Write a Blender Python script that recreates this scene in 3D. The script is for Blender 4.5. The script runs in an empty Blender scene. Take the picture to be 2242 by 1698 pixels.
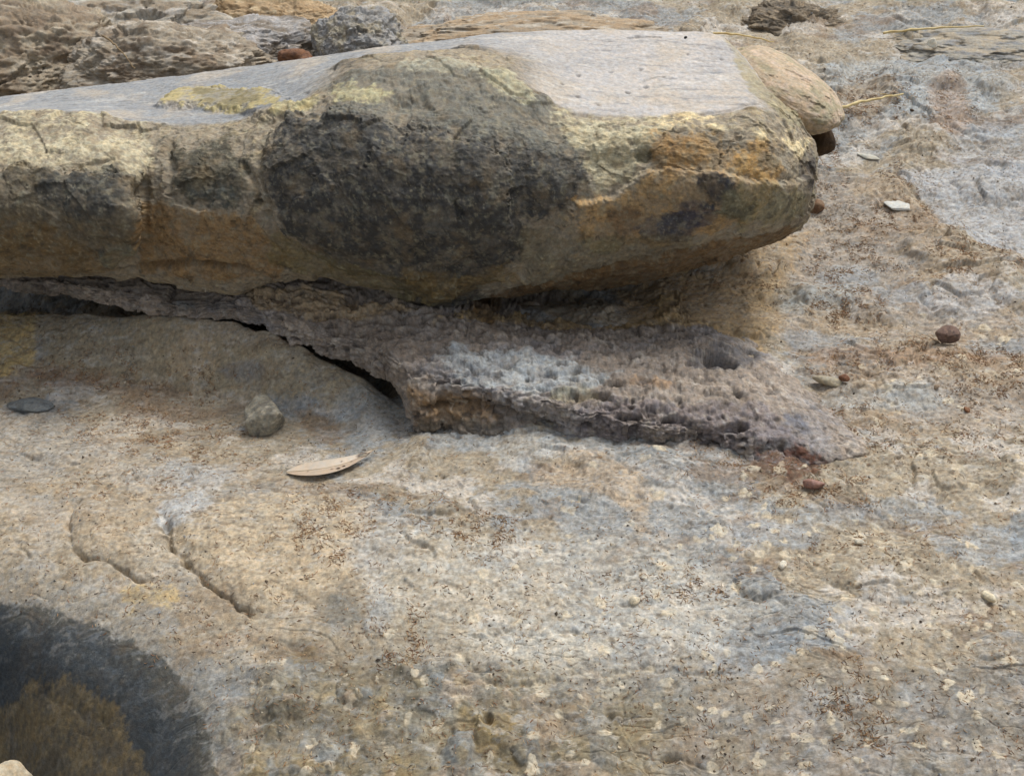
import bpy, math, random, time
import numpy as np
T0 = time.time()
random.seed(7); RNG = np.random.default_rng(7)
R = math.radians
scene = bpy.context.scene
col = scene.collection

# ------------------------------------------------------------------ camera, sky, sun, exposure
TH = 0.4245                                   # tan of half the horizontal angle of view
PITCH = R(36); DIST = 2.1
CAM = np.array([0.0, -DIST*math.cos(PITCH), DIST*math.sin(PITCH)])
cd = bpy.data.cameras.new('camera'); cam = bpy.data.objects.new('camera', cd); col.objects.link(cam)
cd.sensor_fit = 'HORIZONTAL'; cd.angle = 2*math.atan(TH); cd.clip_start = 0.02; cd.clip_end = 500
cam.location = CAM; cam.rotation_euler = (R(90)-PITCH, 0, 0)
scene.camera = cam

SUN_EL, SUN_AZ = 60, 42                      # overcast: a high, very soft sun beyond the slab
w = bpy.data.worlds.new('World'); scene.world = w; w.use_nodes = True
nt = w.node_tree; bg = nt.nodes['Background']
sky = nt.nodes.new('ShaderNodeTexSky'); sky.sky_type = 'NISHITA'; sky.sun_disc = False
sky.sun_elevation = R(SUN_EL); sky.sun_rotation = R(SUN_AZ); sky.dust_density = 4; sky.air_density = 1.0; sky.ozone_density = 1
hs = nt.nodes.new('ShaderNodeHueSaturation'); hs.inputs['Saturation'].default_value = 0.28
nt.links.new(sky.outputs[0], hs.inputs['Color']); nt.links.new(hs.outputs[0], bg.inputs['Color'])
bg.inputs['Strength'].default_value = 0.115
sd = bpy.data.lights.new('sun', 'SUN'); sun = bpy.data.objects.new('sun', sd); col.objects.link(sun)
sd.energy = 1.55; sd.angle = R(20); sd.color = (1.0, 0.965, 0.91)
az = R(SUN_AZ); el = R(SUN_EL)
sun.rotation_euler = (R(90)-el, 0, math.pi-az)   # light arrives from azimuth az (measured from +Y, clockwise)
sun.location = (0, 0, 5)
scene.view_settings.view_transform = 'Standard'; scene.view_settings.look = 'None'
scene.view_settings.exposure = 0.38; scene.view_settings.gamma = 1.0

# ------------------------------------------------------------------ view geometry helpers
S = 2242/2212.0                               # coordinates below were read off a 2212 px wide view
FW = np.array([0, math.cos(PITCH), -math.sin(PITCH)]); UP = np.array([0, math.sin(PITCH), math.cos(PITCH)])
def ray(u, v):
    u = np.asarray(u, float)*S; v = np.asarray(v, float)*S
    a = (u-1121)/1121*TH; b = -(v-849)/1121*TH
    return np.stack([a, FW[1]+b*UP[1], FW[2]+b*UP[2]], -1)
def unpY(u, v, Y):
    d = ray(u, v); t = (np.asarray(Y)-CAM[1])/d[..., 1]
    return CAM + d*t[..., None]
def unpZ(u, v, Z):
    d = ray(u, v); t = (np.asarray(Z)-CAM[2])/d[..., 2]
    return CAM + d*t[..., None]
def proj(P):
    q = P-CAM; z = q@FW; a = q[:, 0]/z; b = (q@UP)/z
    return (a/TH*1121+1121)/S, (849-b/TH*1121)/S, z

# ------------------------------------------------------------------ noise
def _h(ix, iy, iz, seed):
    h = (ix.astype(np.uint32)*np.uint32(374761393) + iy.astype(np.uint32)*np.uint32(668265263)
         + iz.astype(np.uint32)*np.uint32(2147483647 - 1274126177) + np.uint32((seed*2654435761) & 0xffffffff))
    h = (h ^ (h >> np.uint32(13)))*np.uint32(1274126177)
    h = (h ^ (h >> np.uint32(16)))*np.uint32(2246822519)
    return h ^ (h >> np.uint32(15))
_a = np.linspace(0, 2*np.pi, 64, endpoint=False)
G2 = np.stack([np.cos(_a), np.sin(_a)], -1).astype(np.float32)
_g = np.random.default_rng(1).normal(size=(256, 3)); G3 = (_g/np.linalg.norm(_g, axis=1)[:, None]).astype(np.float32)
def n2(x, y, seed=0):
    x = x.astype(np.float32); y = y.astype(np.float32)
    fx = np.floor(x); fy = np.floor(y); ix = fx.astype(np.int32); iy = fy.astype(np.int32)
    x = x-fx; y = y-fy; z0 = np.zeros_like(ix)
    ux = x*x*x*(x*(x*6-15)+10); uy = y*y*y*(y*(y*6-15)+10)
    def g(dx, dy):
        k = _h(ix+dx, iy+dy, z0, seed) & np.uint32(63)
        gg = G2[k]; return gg[..., 0]*(x-dx)+gg[..., 1]*(y-dy)
    a = g(0, 0); a += ux*(g(1, 0)-a); b = g(0, 1); b += ux*(g(1, 1)-b)
    return (a+uy*(b-a))*1.5
def n3(P, f, seed=0):
    x, y, z = [(P[:, i]*f).astype(np.float32) for i in range(3)]
    fx, fy, fz = np.floor(x), np.floor(y), np.floor(z)
    ix, iy, iz = fx.astype(np.int32), fy.astype(np.int32), fz.astype(np.int32)
    x = x-fx; y = y-fy; z = z-fz
    ux, uy, uz = [t*t*t*(t*(t*6-15)+10) for t in (x, y, z)]
    def g(a, b, c):
        gg = G3[_h(ix+a, iy+b, iz+c, seed) & np.uint32(255)]
        return gg[:, 0]*(x-a)+gg[:, 1]*(y-b)+gg[:, 2]*(z-c)
    def L(a, b, t): return a+t*(b-a)
    return L(L(L(g(0,0,0), g(1,0,0), ux), L(g(0,1,0), g(1,1,0), ux), uy),
             L(L(g(0,0,1), g(1,0,1), ux), L(g(0,1,1), g(1,1,1), ux), uy), uz)*1.5
def f2(x, y, f, o=4, seed=0, gain=.5, ridge=False):
    r = 0; a = 1; s = 0
    for i in range(o):
        n = n2(x*f+i*7.1, y*f-i*3.3, seed+i)
        if ridge: n = 1-2*np.abs(n)
        r = r+a*n; s += a; a *= gain; f *= 2.03
    return r/s*1.35
def f3(P, f, o=4, seed=0, gain=.5, ridge=False):
    r = 0; a = 1; s = 0
    for i in range(o):
        n = n3(P, f, seed+i)
        if ridge: n = 1-2*np.abs(n)
        r = r+a*n; s += a; a *= gain; f *= 2.03
    return r/s*1.35
def w2(x, y, f, seed=0):
    """distance to nearest and second nearest scattered point, and the cell's random number"""
    x = (x*f).astype(np.float32); y = (y*f).astype(np.float32)
    fx = np.floor(x); fy = np.floor(y); ix = fx.astype(np.int32); iy = fy.astype(np.int32)
    F1 = np.full(x.shape, 9, np.float32); F2 = F1.copy(); ID = np.zeros(x.shape, np.float32); z0 = np.zeros_like(ix)
    for a in (-1, 0, 1):
        for b in (-1, 0, 1):
            h = _h(ix+a, iy+b, z0, seed)
            px = (h & np.uint32(1023)).astype(np.float32)/1023; py = ((h >> np.uint32(10)) & np.uint32(1023)).astype(np.float32)/1023
            d = np.hypot(fx+a+px-x, fy+b+py-y)
            idn = ((h >> np.uint32(20)) & np.uint32(1023)).astype(np.float32)/1023
            c = d < F1
            F2 = np.where(c, F1, np.minimum(F2, d)); ID = np.where(c, idn, ID); F1 = np.where(c, d, F1)
    return F1, F2, ID
def w3(P, f, seed=0):
    x, y, z = [(P[:, i]*f).astype(np.float32) for i in range(3)]
    fx, fy, fz = np.floor(x), np.floor(y), np.floor(z); ix, iy, iz = [t.astype(np.int32) for t in (fx, fy, fz)]
    F1 = np.full(x.shape, 9, np.float32); ID = np.zeros(x.shape, np.float32)
    for a in (-1, 0, 1):
        for b in (-1, 0, 1):
            for c in (-1, 0, 1):
                h = _h(ix+a, iy+b, iz+c, seed)
                px, py, pz = [((h >> np.uint32(s)) & np.uint32(1023)).astype(np.float32)/1023 for s in (0, 10, 20)]
                d = (fx+a+px-x)**2+(fy+b+py-y)**2+(fz+c+pz-z)**2
                m = d < F1; ID = np.where(m, px, ID); F1 = np.where(m, d, F1)
    return np.sqrt(F1), ID
def sst(a, b, x):
    t = np.clip((x-a)/(b-a), 0, 1); return t*t*(3-2*t)
def sp(x, k): return np.logaddexp(0, x/k)*k           # soft ramp

def pchip(xk, Y, xs):
    xk = np.asarray(xk, float); Y = np.asarray(Y, float); h = np.diff(xk)
    sh = (-1,)+(1,)*(Y.ndim-1); hh = h.reshape(sh)
    d = np.diff(Y, axis=0)/hh; m = np.zeros_like(Y)
    w1 = 2*hh[1:]+hh[:-1]; w2_ = hh[1:]+2*hh[:-1]
    ok = d[1:]*d[:-1] > 0
    with np.errstate(all='ignore'):
        hm = (w1+w2_)/(w1/d[:-1]+w2_/d[1:])
    m[1:-1] = np.where(ok, hm, 0); m[0] = d[0]; m[-1] = d[-1]
    # a little fuller than the monotone slope, so that sections stay rounded
    cr = (d[1:]+d[:-1])/2; m[1:-1] = .6*m[1:-1]+.4*cr
    i = np.clip(np.searchsorted(xk, xs)-1, 0, len(xk)-2)
    t = ((xs-xk[i])/h[i]).reshape(sh); H = h[i].reshape(sh)
    return ((2*t**3-3*t**2+1)*Y[i]+(t**3-2*t**2+t)*H*m[i]+(-2*t**3+3*t**2)*Y[i+1]+(t**3-t**2)*H*m[i+1])

def sdpoly(px, py, poly, mar=.16):
    """signed distance to a closed outline, negative inside"""
    poly = np.asarray(poly); lo = poly.min(0)-mar; hi = poly.max(0)+mar
    sel = np.nonzero((px > lo[0]) & (px < hi[0]) & (py > lo[1]) & (py < hi[1]))[0]
    out = np.full(px.shape, 9.0, np.float32); px = px[sel]; py = py[sel]
    d = np.full(px.shape, 1e9); ins = np.zeros(px.shape, bool)
    for i in range(len(poly)):
        ax, ay = poly[i]; bx, by = poly[(i+1) % len(poly)]
        ex, ey = bx-ax, by-ay; L = ex*ex+ey*ey+1e-12
        t = np.clip(((px-ax)*ex+(py-ay)*ey)/L, 0, 1)
        d = np.minimum(d, (px-ax-t*ex)**2+(py-ay-t*ey)**2)
        c = (ay > py) != (by > py)
        if abs(by-ay) > 1e-12: ins ^= c & (px < ex*(py-ay)/(by-ay)+ax)
    d = np.sqrt(d); out[sel] = np.where(ins, -d, d); return out
def sdline(px, py, ln):
    """distance to a polyline, side (+ left of travel), position along 0..1"""
    ln = np.asarray(ln); d = np.full(px.shape, 1e9); sd_ = np.zeros(px.shape); pos = np.zeros(px.shape); n = len(ln)-1
    for i in range(n):
        ax, ay = ln[i]; bx, by = ln[i+1]; ex, ey = bx-ax, by-ay; L = ex*ex+ey*ey+1e-12
        tt = ((px-ax)*ex+(py-ay)*ey)/L; t = np.clip(tt, 0, 1)
        q = (px-ax-t*ex)**2+(py-ay-t*ey)**2; c = q < d
        cr = np.sign(ex*(py-ay)-ey*(px-ax))
        sd_ = np.where(c, cr, sd_); pos = np.where(c, (i+t)/n, pos); d = np.where(c, q, d)
    return np.sqrt(d), sd_, pos
def ell(u, v, ru, rv, a=0, n=14):
    t = np.linspace(0, 2*np.pi, n, endpoint=False); ca, sa = math.cos(R(a)), math.sin(R(a))
    return [(u+ru*math.cos(k)*ca-rv*math.sin(k)*sa, v+ru*math.cos(k)*sa+rv*math.sin(k)*ca) for k in t]
def rgb(r, g, b):
    c = np.array([r, g, b])/255.0; return np.where(c <= .04045, c/12.92, ((c+.055)/1.055)**2.4)

# ------------------------------------------------------------------ object helpers
def tag(o, label=None, cat=None, group=None, kind=None):
    if label: o['label'] = label
    if cat: o['category'] = cat
    if group: o['group'] = group
    if kind: o['kind'] = kind
    return o
def link(name, me, mat=None, parent=None):
    o = bpy.data.objects.new(name, me); col.objects.link(o)
    if mat: me.materials.append(mat)
    if parent: o.parent = parent
    return o
def np_mesh(name, V, F, C=None, smooth=True, alpha=None):
    """mesh from vertex and face arrays, F is (n,4) or (n,3)"""
    me = bpy.data.meshes.new(name); V = np.ascontiguousarray(V, np.float32); F = np.ascontiguousarray(F, np.int32)
    k = F.shape[1]
    me.vertices.add(len(V)); me.vertices.foreach_set('co', V.ravel())
    me.loops.add(F.size); me.loops.foreach_set('vertex_index', F.ravel())
    me.polygons.add(len(F)); me.polygons.foreach_set('loop_start', np.arange(0, F.size, k, dtype=np.int32))
    me.polygons.foreach_set('use_smooth', np.full(len(F), smooth))
    me.update(calc_edges=True)
    if C is not None:
        a = me.color_attributes.new('Col', 'FLOAT_COLOR', 'POINT')
        a.data.foreach_set('color', np.concatenate([np.clip(C, 0, 1), np.ones((len(C), 1)) if alpha is None else alpha[:, None]], 1).astype(np.float32).ravel())
    return me
def grid_faces(nr, nc, flip=False):
    i = np.arange(nr*nc).reshape(nr, nc)
    F = np.stack([i[:-1, :-1], i[:-1, 1:], i[1:, 1:], i[1:, :-1]], -1).reshape(-1, 4)
    return F[:, ::-1] if flip else F
def grid_normals(P):
    a = np.gradient(P, axis=0); b = np.gradient(P, axis=1); n = np.cross(b, a)
    return n/(np.linalg.norm(n, axis=-1, keepdims=True)+1e-12)

def rock_mat(name, rough=.85, bump=.5, scale=1.0, var=.35, spec=.35, attr=True, base=(.3, .28, .24)):
    m = bpy.data.materials.new(name); m.use_nodes = True; t = m.node_tree; N = t.nodes; L = t.links
    b = N['Principled BSDF']; b.inputs['Roughness'].default_value = rough
    b.inputs['Specular IOR Level'].default_value = spec
    tc = N.new('ShaderNodeTexCoord')
    def noise(sc, det, rg=.6, lac=2.1):
        n = N.new('ShaderNodeTexNoise'); n.inputs['Scale'].default_value = sc*scale; n.inputs['Detail'].default_value = det
        n.inputs['Roughness'].default_value = rg; n.inputs['Lacunarity'].default_value = lac
        L.new(tc.outputs['Object'], n.inputs['Vector']); return n
    if attr:
        c = N.new('ShaderNodeAttribute'); c.attribute_name = 'Col'; src = c.outputs['Color']
    else:
        c = N.new('ShaderNodeRGB'); c.outputs[0].default_value = (*base, 1); src = c.outputs[0]
    n1 = noise(160, 5, .7); r1 = N.new('ShaderNodeMapRange')
    r1.inputs['From Min'].default_value = .3; r1.inputs['From Max'].default_value = .7
    r1.inputs['To Min'].default_value = 1-var; r1.inputs['To Max'].default_value = 1+var
    L.new(n1.outputs['Fac'], r1.inputs['Value'])
    mx = N.new('ShaderNodeMix'); mx.data_type = 'RGBA'; mx.blend_type = 'MULTIPLY'; mx.inputs[0].default_value = 1
    L.new(src, mx.inputs[6]); L.new(r1.outputs[0], mx.inputs[7])
    # hue flecks: warm and cold grains
    n2_ = noise(95, 4, .65); rp = N.new('ShaderNodeValToRGB'); e = rp.color_ramp.elements
    e[0].position = .36; e[0].color = (.93, .98, 1.04, 1); e[1].position = .64; e[1].color = (1.06, 1.0, .92, 1)
    L.new(n2_.outputs['Fac'], rp.inputs[0])
    mx2 = N.new('ShaderNodeMix'); mx2.data_type = 'RGBA'; mx2.blend_type = 'MULTIPLY'; mx2.inputs[0].default_value = .8
    L.new(mx.outputs[2], mx2.inputs[6]); L.new(rp.outputs[0], mx2.inputs[7])
    L.new(mx2.outputs[2], b.inputs['Base Color'])
    nb = noise(420, 6, .75); bp = N.new('ShaderNodeBump'); bp.inputs['Strength'].default_value = bump
    bp.inputs['Distance'].default_value = .002; L.new(nb.outputs['Fac'], bp.inputs['Height'])
    nb2 = noise(1400, 3, .7); bp2 = N.new('ShaderNodeBump'); bp2.inputs['Strength'].default_value = bump*.8
    bp2.inputs['Distance'].default_value = .0007; L.new(nb2.outputs['Fac'], bp2.inputs['Height'])
    if attr:
        for q, k in ((bp, bump), (bp2, bump*.8)):
            mm = N.new('ShaderNodeMath'); mm.operation = 'MULTIPLY'; mm.inputs[1].default_value = k
            L.new(c.outputs['Alpha'], mm.inputs[0]); L.new(mm.outputs[0], q.inputs['Strength'])
        L.new(c.outputs['Alpha'], mx2.inputs[0]); L.new(c.outputs['Alpha'], mx.inputs[0])
    L.new(bp.outputs[0], bp2.inputs['Normal']); L.new(bp2.outputs[0], b.inputs['Normal'])
    return m

# ------------------------------------------------------------------ the ground: smooth form first
_rim = [unpZ(u, v, -.02)[:2] for u, v in [(-260, 1190), (25, 1285), (240, 1355), (390, 1450), (460, 1580), (500, 1800)]]
# view position and height of the rim's lower edge, and height of the wall's crest below it
_lr = [(-420,614,.06,-.02),(-100,620,.06,-.02),(60,626,.06,-.012),(180,648,.055,.012),(300,670,.05,.030),(410,690,.044,.028),(510,695,.044,.030),(600,726,.042,.026),(700,762,.032,.014),(790,798,.022,.002),(860,835,.016,-.012),(895,925,-.01,-.03)]
_ledge_rim = [unpZ(u, v, zz)[:2] for u, v, zz, _ in _lr]; _zx = [p[0] for p in _ledge_rim]; _zz = [q[3] for q in _lr]
_drop = [unpZ(u, v, -.22)[:2] for u, v in [(-300, 1440), (-60, 1480), (30, 1530), (85, 1600), (110, 1700), (115, 1900)]]
def base(x, y):
    z = .15*sp(y-.3, .15)
    z = z-.30*sp(-.52-y, .06)*(1-.35*sst(.1, .6, x))
    # a hollow beneath the slab
    z = z-.075*np.exp(-((x-.12)/.20)**2-((y-.35)/.085)**2)
    # the foreground block rolls over into a dark face at the lower left
    d, sg, _ = sdline(x, y, _rim); d = np.where(sg > 0, -d, d)
    z = z-1.3*sp(d-.01, .035)
    d, sg, _ = sdline(x, y, _drop); d = np.where(sg > 0, -d, d); z = z-2.2*sp(d, .02)
    # hollow at the left; its back wall climbs to just below the ragged rim of the ledge, with a cave behind
    L = 1-sst(-.27, -.18, x); bas = .045*np.exp(-((y-.02)/.20)**2)*(1-sst(-.25, .1, x))
    d, sg, _ = sdline(x, y, _ledge_rim); d = np.where(sg > 0, -d, d)
    zc = np.interp(x, _zx, _zz)
    zc = zc+.014*n2(x*9, y*0+.5, 74)+.006*n2(x*27, y*0+.5, 75)
    front = -bas+(zc+bas)*L*(1-sst(0, .12, d))
    back = (zc-.10*sst(.0, .05, -d)*(1-sst(.40, .60, y)))*L
    z = z+np.where(d > 0, front, back-bas*(1-L))
    return z
def unpG(u, v, f=None):
    f = f or base
    u = np.atleast_1d(np.asarray(u, float)); v = np.atleast_1d(np.asarray(v, float))
    d = ray(u, v); lo = np.full(u.shape, .7); hi = lo.copy(); done = np.zeros(u.shape, bool)
    for _ in range(500):
        p = CAM+d*hi[:, None]; below = p[:, 2] < f(p[:, 0], p[:, 1]); done |= below
        if done.all(): break
        lo = np.where(done, lo, hi); hi = np.where(done, hi, hi+.012)
    for _ in range(18):
        mid = (lo+hi)/2; p = CAM+d*mid[:, None]; b = p[:, 2] < f(p[:, 0], p[:, 1])
        hi = np.where(b, mid, hi); lo = np.where(b, lo, mid)
    return CAM+d*hi[:, None]
def gpts(pts): 
    a = np.array(pts, float); return unpG(a[:, 0], a[:, 1])[:, :2]

vv = np.concatenate([np.linspace(1850, 1240, 520, endpoint=False), np.linspace(1240, -60, 690)]); NC, NR = 1180, len(vv); yc = unpZ(np.full(NR, 1106.), vv, 0*vv)[:, 1]; yc = yc+0*yc
# rows where the flat plane runs far away are pulled back onto the rising slope
yc = unpG(np.full(NR, 1106.+0), np.clip(vv, -60, 1850), lambda x, y: .15*sp(y-.3, .15)-.30*sp(-.52-y, .06))[:, 1]
yc = np.maximum.accumulate(yc+np.arange(NR)*1e-6)
e1 = yc[-1]+np.cumsum(.004*1.12**np.arange(85)); e0 = yc[0]-np.cumsum(.003*1.12**np.arange(82))[::-1]
ys = np.concatenate([e0, yc, e1])
sx = np.linspace(-1, 1, NC); ex = 1+np.cumsum(.003*1.12**np.arange(70)); sx = np.concatenate([-ex[::-1], sx, ex])
wid = np.clip(.4245*1.12*(np.clip(ys, -1.1, 3)+2.35)*.93, .55, 2.2)
X = sx[None, :]*wid[:, None]; Y = np.repeat(ys[:, None], len(sx), 1)
gsh = X.shape; x = X.ravel(); y = Y.ravel()
zb = base(x, y)

wx = x+.03*f2(x, y, 6, 3, 11); wy = y+.03*f2(x, y, 6, 3, 21)       # warped coordinates
big = f2(x, y, 2.3, 3, 31)
h = .007*big
# thin layers breaking away in steps
q = (f2(wx*.8, wy*1.2, 3.2, 4, 41)+1.5)*3.6; fr = q-np.floor(q)
h *= 1+.9*sst(.1, .7, y); tm = (1+.8*sst(.0, .5, y))*sst(-.15, .3, f2(x, y, 5, 2, 43)); h += tm*(.0050*(np.floor(q)+sst(.90, 1, fr)-q*.6)-.0030*np.exp(-((fr-.87)/.04)**2))
q2 = (f2(wx*.7, wy*1.2, 11, 4, 51)+1.5)*4; fr2 = q2-np.floor(q2)
lay = sst(.0, .4, f2(x, y, 4, 2, 61))
h += .0024*lay*(np.floor(q2)+sst(.86, 1, fr2)-q2*.6)-.0016*lay*np.exp(-((fr2-.82)/.07)**2)
# lumps and grain
md = f2(x, y, 18, 4, 71); rd = f2(wx*.8, wy*1.15, 34, 4, 81, ridge=True); fine = f2(x, y, 90, 4, 91, .65)
fis = np.abs(f2(wx*.55+.01*f2(x, y, 20, 2, 66), wy*1.3, 8, 4, 67)); h -= .0045*np.exp(-(fis/.014)**2)*sst(.02, .35, f2(x, y, 4, 2, 68))
fi2 = np.abs(f2(wx*.5, wy*1.4, 26, 3, 69)); h -= .0020*np.exp(-(fi2/.035)**2)*sst(.0, .35, f2(x, y, 7, 2, 70))
relm = .40+.60*sst(-.25, .2, f2(x, y, 2.6, 3, 257))
h += relm*.0045*md+relm*.0020*rd*(.4+.6*lay)+relm*.0017*fine+.0060*f2(wx*.7, wy*1.2, 11, 4, 72, .6)
g1, g2, gi = w2(wx, wy, 85, 5); h += .0014*(sst(.0, .5, g1)-.5)*sst(-.1, .3, f2(x, y, 5, 3, 101))
# scattered pits
p1, p2, pi = w2(wx, wy, 42, 9); pit = (pi > .72)*(1-sst(.08, .26, p1)); h -= .0045*pit*sst(-.2, .3, f2(x, y, 4, 2, 111))

att = (.45+.55*sst(-.62, -.15, y+.15*x))*(1-.45*sst(-.1, -.35, x)*sst(.30, .0, y)); h *= att
d_, sg_, _q = sdline(x, y, _ledge_rim); h *= 1-.65*(1-sst(.05, .14, d_))*sst(-.12, -.22, x)
_rd, _rs, _q = sdline(x, y, _rim); h *= 1-.35*sst(-.02, .04, np.where(_rs > 0, -_rd, _rd))

def crack(pts, depth, width, step, reach, seed=0):
    """a shadowed joint; the ground on the left of travel stands higher by step"""
    g = gpts(pts); lo = g.min(0)-reach*2.6; hi = g.max(0)+reach*2.6
    k = np.nonzero((x > lo[0]) & (x < hi[0]) & (y > lo[1]) & (y < hi[1]))[0]; xx = x[k]; yy = y[k]
    wv = f2(xx, yy, 30, 3, 900+seed)
    d, sg, pos = sdline(xx+.013*f2(xx, yy, 16, 5, 700+seed, .6), yy+.013*f2(xx, yy, 16, 5, 800+seed, .6), g)
    tp = sst(0, .12, pos)*sst(0, .12, 1-pos)
    h[k] -= depth*.7*tp*np.clip(.75+1.1*wv, .15, 1.6)*np.exp(-(d/(width*(1+.5*wv)))**2)
    h[k] += step*1.25*tp*np.where(sg > 0, 1, -.3)*np.exp(-(d/(reach*1.3))**1.3)*sst(-.004, .034, d)*sst(-.0, .03, reach*2.5-d)
crack([(362,1110),(360,1140),(372,1185),(400,1215),(435,1248),(475,1285),(520,1310),(560,1335)], .019, .0034, .008, .16, 1)
crack([(175,1075),(158,1095),(148,1150),(160,1185),(190,1212),(250,1225),(300,1245),(340,1250)], .014, .003, .007, .13, 2)
crack([(375,1105),(440,1088),(500,1082),(600,1062),(680,1060),(740,1085),(790,1090)], .004, .003, -.005, .05, 3)
crack([(15,1158),(45,1172),(62,1188),(70,1215)], .006, .003, -.006, .04, 4)
crack([(20,975),(70,990),(110,1003),(160,1000),(230,985)], .008, .003, .008, .05, 5)
crack([(330,838),(420,843),(500,828),(570,832)], .006, .003, .007, .05, 6)
crack([(640,905),(700,880),(760,858),(800,850)], .005, .004, .004, .03, 7)
crack([(1215,985),(1180,1005),(1125,1028),(1085,1045)], .005, .003, -.006, .05, 8)
crack([(1390,1055),(1350,1020),(1300,988),(1260,978)], .005, .003, .005, .05, 9)
crack([(1580,1250),(1600,1280),(1640,1292),(1700,1285)], .008, .004, .006, .03, 10)
crack([(1740,1240),(1800,1260),(1860,1300),(1920,1305),(2000,1290),(2100,1280)], .004, .0028, .004, .04, 11)
crack([(2250,600),(2130,560),(2050,500),(1990,440),(1950,400),(1925,360)], .006, .006, .012, .10, 12)
crack([(2230,700),(2120,640),(2040,600)], .005, .004, .006, .06, 13)
crack([(980,1410),(1040,1460),(1110,1480),(1180,1475),(1260,1460),(1340,1450),(1430,1440),(1500,1452),(1620,1462)], .006, .004, .005, .07, 14)
crack([(930,1125),(1000,1110),(1080,1108),(1120,1120)], .004, .004, .004, .04, 15)
crack([(1000,1385),(1080,1375),(1200,1368),(1260,1375)], .004, .003, .004, .03, 16)
crack([(690,1100),(760,1075),(860,1080),(900,1070)], .003, .003, .003, .03, 17)
crack([(1640,655),(1680,652),(1730,650),(1745,665)], .010, .004, .006, .03, 18)
crack([(2030,240),(2050,290),(2100,330),(2200,360)], .006, .006, -.008, .08, 19)
crack([(60,1500),(140,1520),(200,1545),(240,1580)], .004, .003, .012, .04, 20)
crack([(540,1560),(580,1560),(620,1590)], .006, .004, .008, .04, 21)
crack([(690,1180),(640,1230),(600,1270)], .006, .005, .005, .04, 22)
def bump(u, v, ru, rv, amt, soft=.35):
    global h
    d = sdpoly(x, y, gpts(ell(u, v, ru, rv))); s_ = max(ru, rv)*.0008*soft*2
    h = h+amt*sst(0, s_, -d+.004*f2(x, y, 40, 2, int(u)))
for a in [(1052,1555,20,20,-.02),(1440,1640,28,16,-.015),(1615,1285,26,9,-.012),(1320,1545,16,16,-.010),(975,1580,18,24,-.010),
          (900,1510,40,30,.010),(1110,1600,70,50,.012),(700,1310,60,40,-.008),(560,1450,60,40,.006),(1130,1590,40,30,-.008),
          (880,1450,26,20,.008),(850,1560,60,50,.008),(1240,1500,50,30,.008),(1580,1390,70,12,-.006),(715,912,24,10,-.008),
          (640,1400,40,26,-.010),(620,1500,34,24,-.008),(1830,675,70,26,-.004),(560,1200,50,60,-.005),(1330,1560,90,50,-.010)]: bump(*a)

# lumpy conglomerate low in the foreground
cgm = sst(-.05, .06, -sdpoly(x, y, gpts([(470,1500),(600,1440),(800,1400),(1000,1440),(1300,1490),(1600,1480),(2260,1380),(2300,1850),(450,1850)]), 2.0)+.05*f2(x, y, 8, 4, 731))
cgm = cgm*(1-.62*sst(-.05, .25, x)); lx = x+.016*f2(x, y, 15, 4, 732, .6); ly = y+.016*f2(x, y, 15, 4, 733, .6)
k1, k2, kid = w2(lx, ly*.9, 21, 734); m1_, m2_, mid_ = w2(lx, ly*.9, 47, 735)
h += cgm*(.0115*(1-sst(.05, .62, k1))*(kid > .35)-.0045*(kid < .12)*(1-sst(.1, .45, k1))+.0030*(1-sst(.05, .6, m1_))*(mid_ > .4)+.007*f2(x, y, 14, 3, 736))
# --- colour of the ground
tan = rgb(162,151,132); grey = rgb(146,149,149); pale = rgb(192,186,177); ochre = rgb(170,144,106); brown = rgb(126,106,86)
n_a = f2(wx*.75, wy*1.2, 3.2, 6, 201, .58); n_b = f2(wx*.75, wy*1.2, 9, 5, 211, .62); n_c = f2(x*.8, y*1.2, 30, 4, 221, .65)
n_d = f2(x, y, 120, 3, 231, .7)
C = np.repeat(tan[None, :], len(x), 0)
def mixc(C, m, c): m = np.clip(m, 0, 1)[:, None]; return C*(1-m)+c*m
C = mixc(C, sst(-.05, .10, n_a+.22*n_c)*.85, grey)
C = mixc(C, sst(.12, .34, n_b+.25*n_c)*.7, pale)
C = mixc(C, sst(.16, .42, f2(wx*.6, wy*1.3, 7, 5, 241, .62)+.15*n_d)*.6, brown)
def patch(pts, soft, c, k=.9, warp=.03, mott=.5):
    """stain or rock bed with an outline of its own"""
    global C
    d = sdpoly(x, y, gpts(pts))
    m = sst(-soft*.6, soft*.6, -d+warp*(n_a+.8*n_b)+warp*(.45*n_c+.25*n_d))
    C = mixc(C, m*k*(1-mott*.55*(1-sst(-.3, .3, n_c+.6*n_d))), c)
def E(*a): return ell(*a)
patch([(1330,640),(1500,600),(1700,520),(1745,500),(1700,600),(1690,700),(1640,790),(1500,740),(1350,700)], .03, rgb(178,152,112), .8)
patch([(1760,380),(1950,380),(2010,470),(2150,600),(2215,680),(2260,900),(1980,950),(1760,880),(1700,650)], .05, rgb(158,140,118), .6)
patch(E(1970,190,210,70), .05, rgb(158,164,166), .75)
patch(E(2150,330,110,60), .04, rgb(160,164,168), .6)
patch([(1940,375),(2260,360),(2260,580),(2160,560),(2060,500),(1990,440)], .015, rgb(166,168,170), .9, .012)
patch(E(2090,650,110,40), .02, rgb(172,172,172), .7)
bg_ = rgb(142,149,154)
for e_ in [(1900,1110,190,46),(2120,1180,120,50),(1700,1160,110,34),(2080,1500,170,100),(1760,1560,150,70),(1650,1390,150,36),(2150,1380,110,30),(1950,640,60,24),(1830,600,60,26),(2150,760,90,22),(1200,1380,190,30),(820,1330,60,60),(980,1230,120,24),(2080,140,150,24),(1780,740,90,20)]:
    patch(E(*e_), .016, bg_, .62, .03)
patch(E(1750,650,90,30), .03, rgb(150,160,164), .6)
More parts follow.
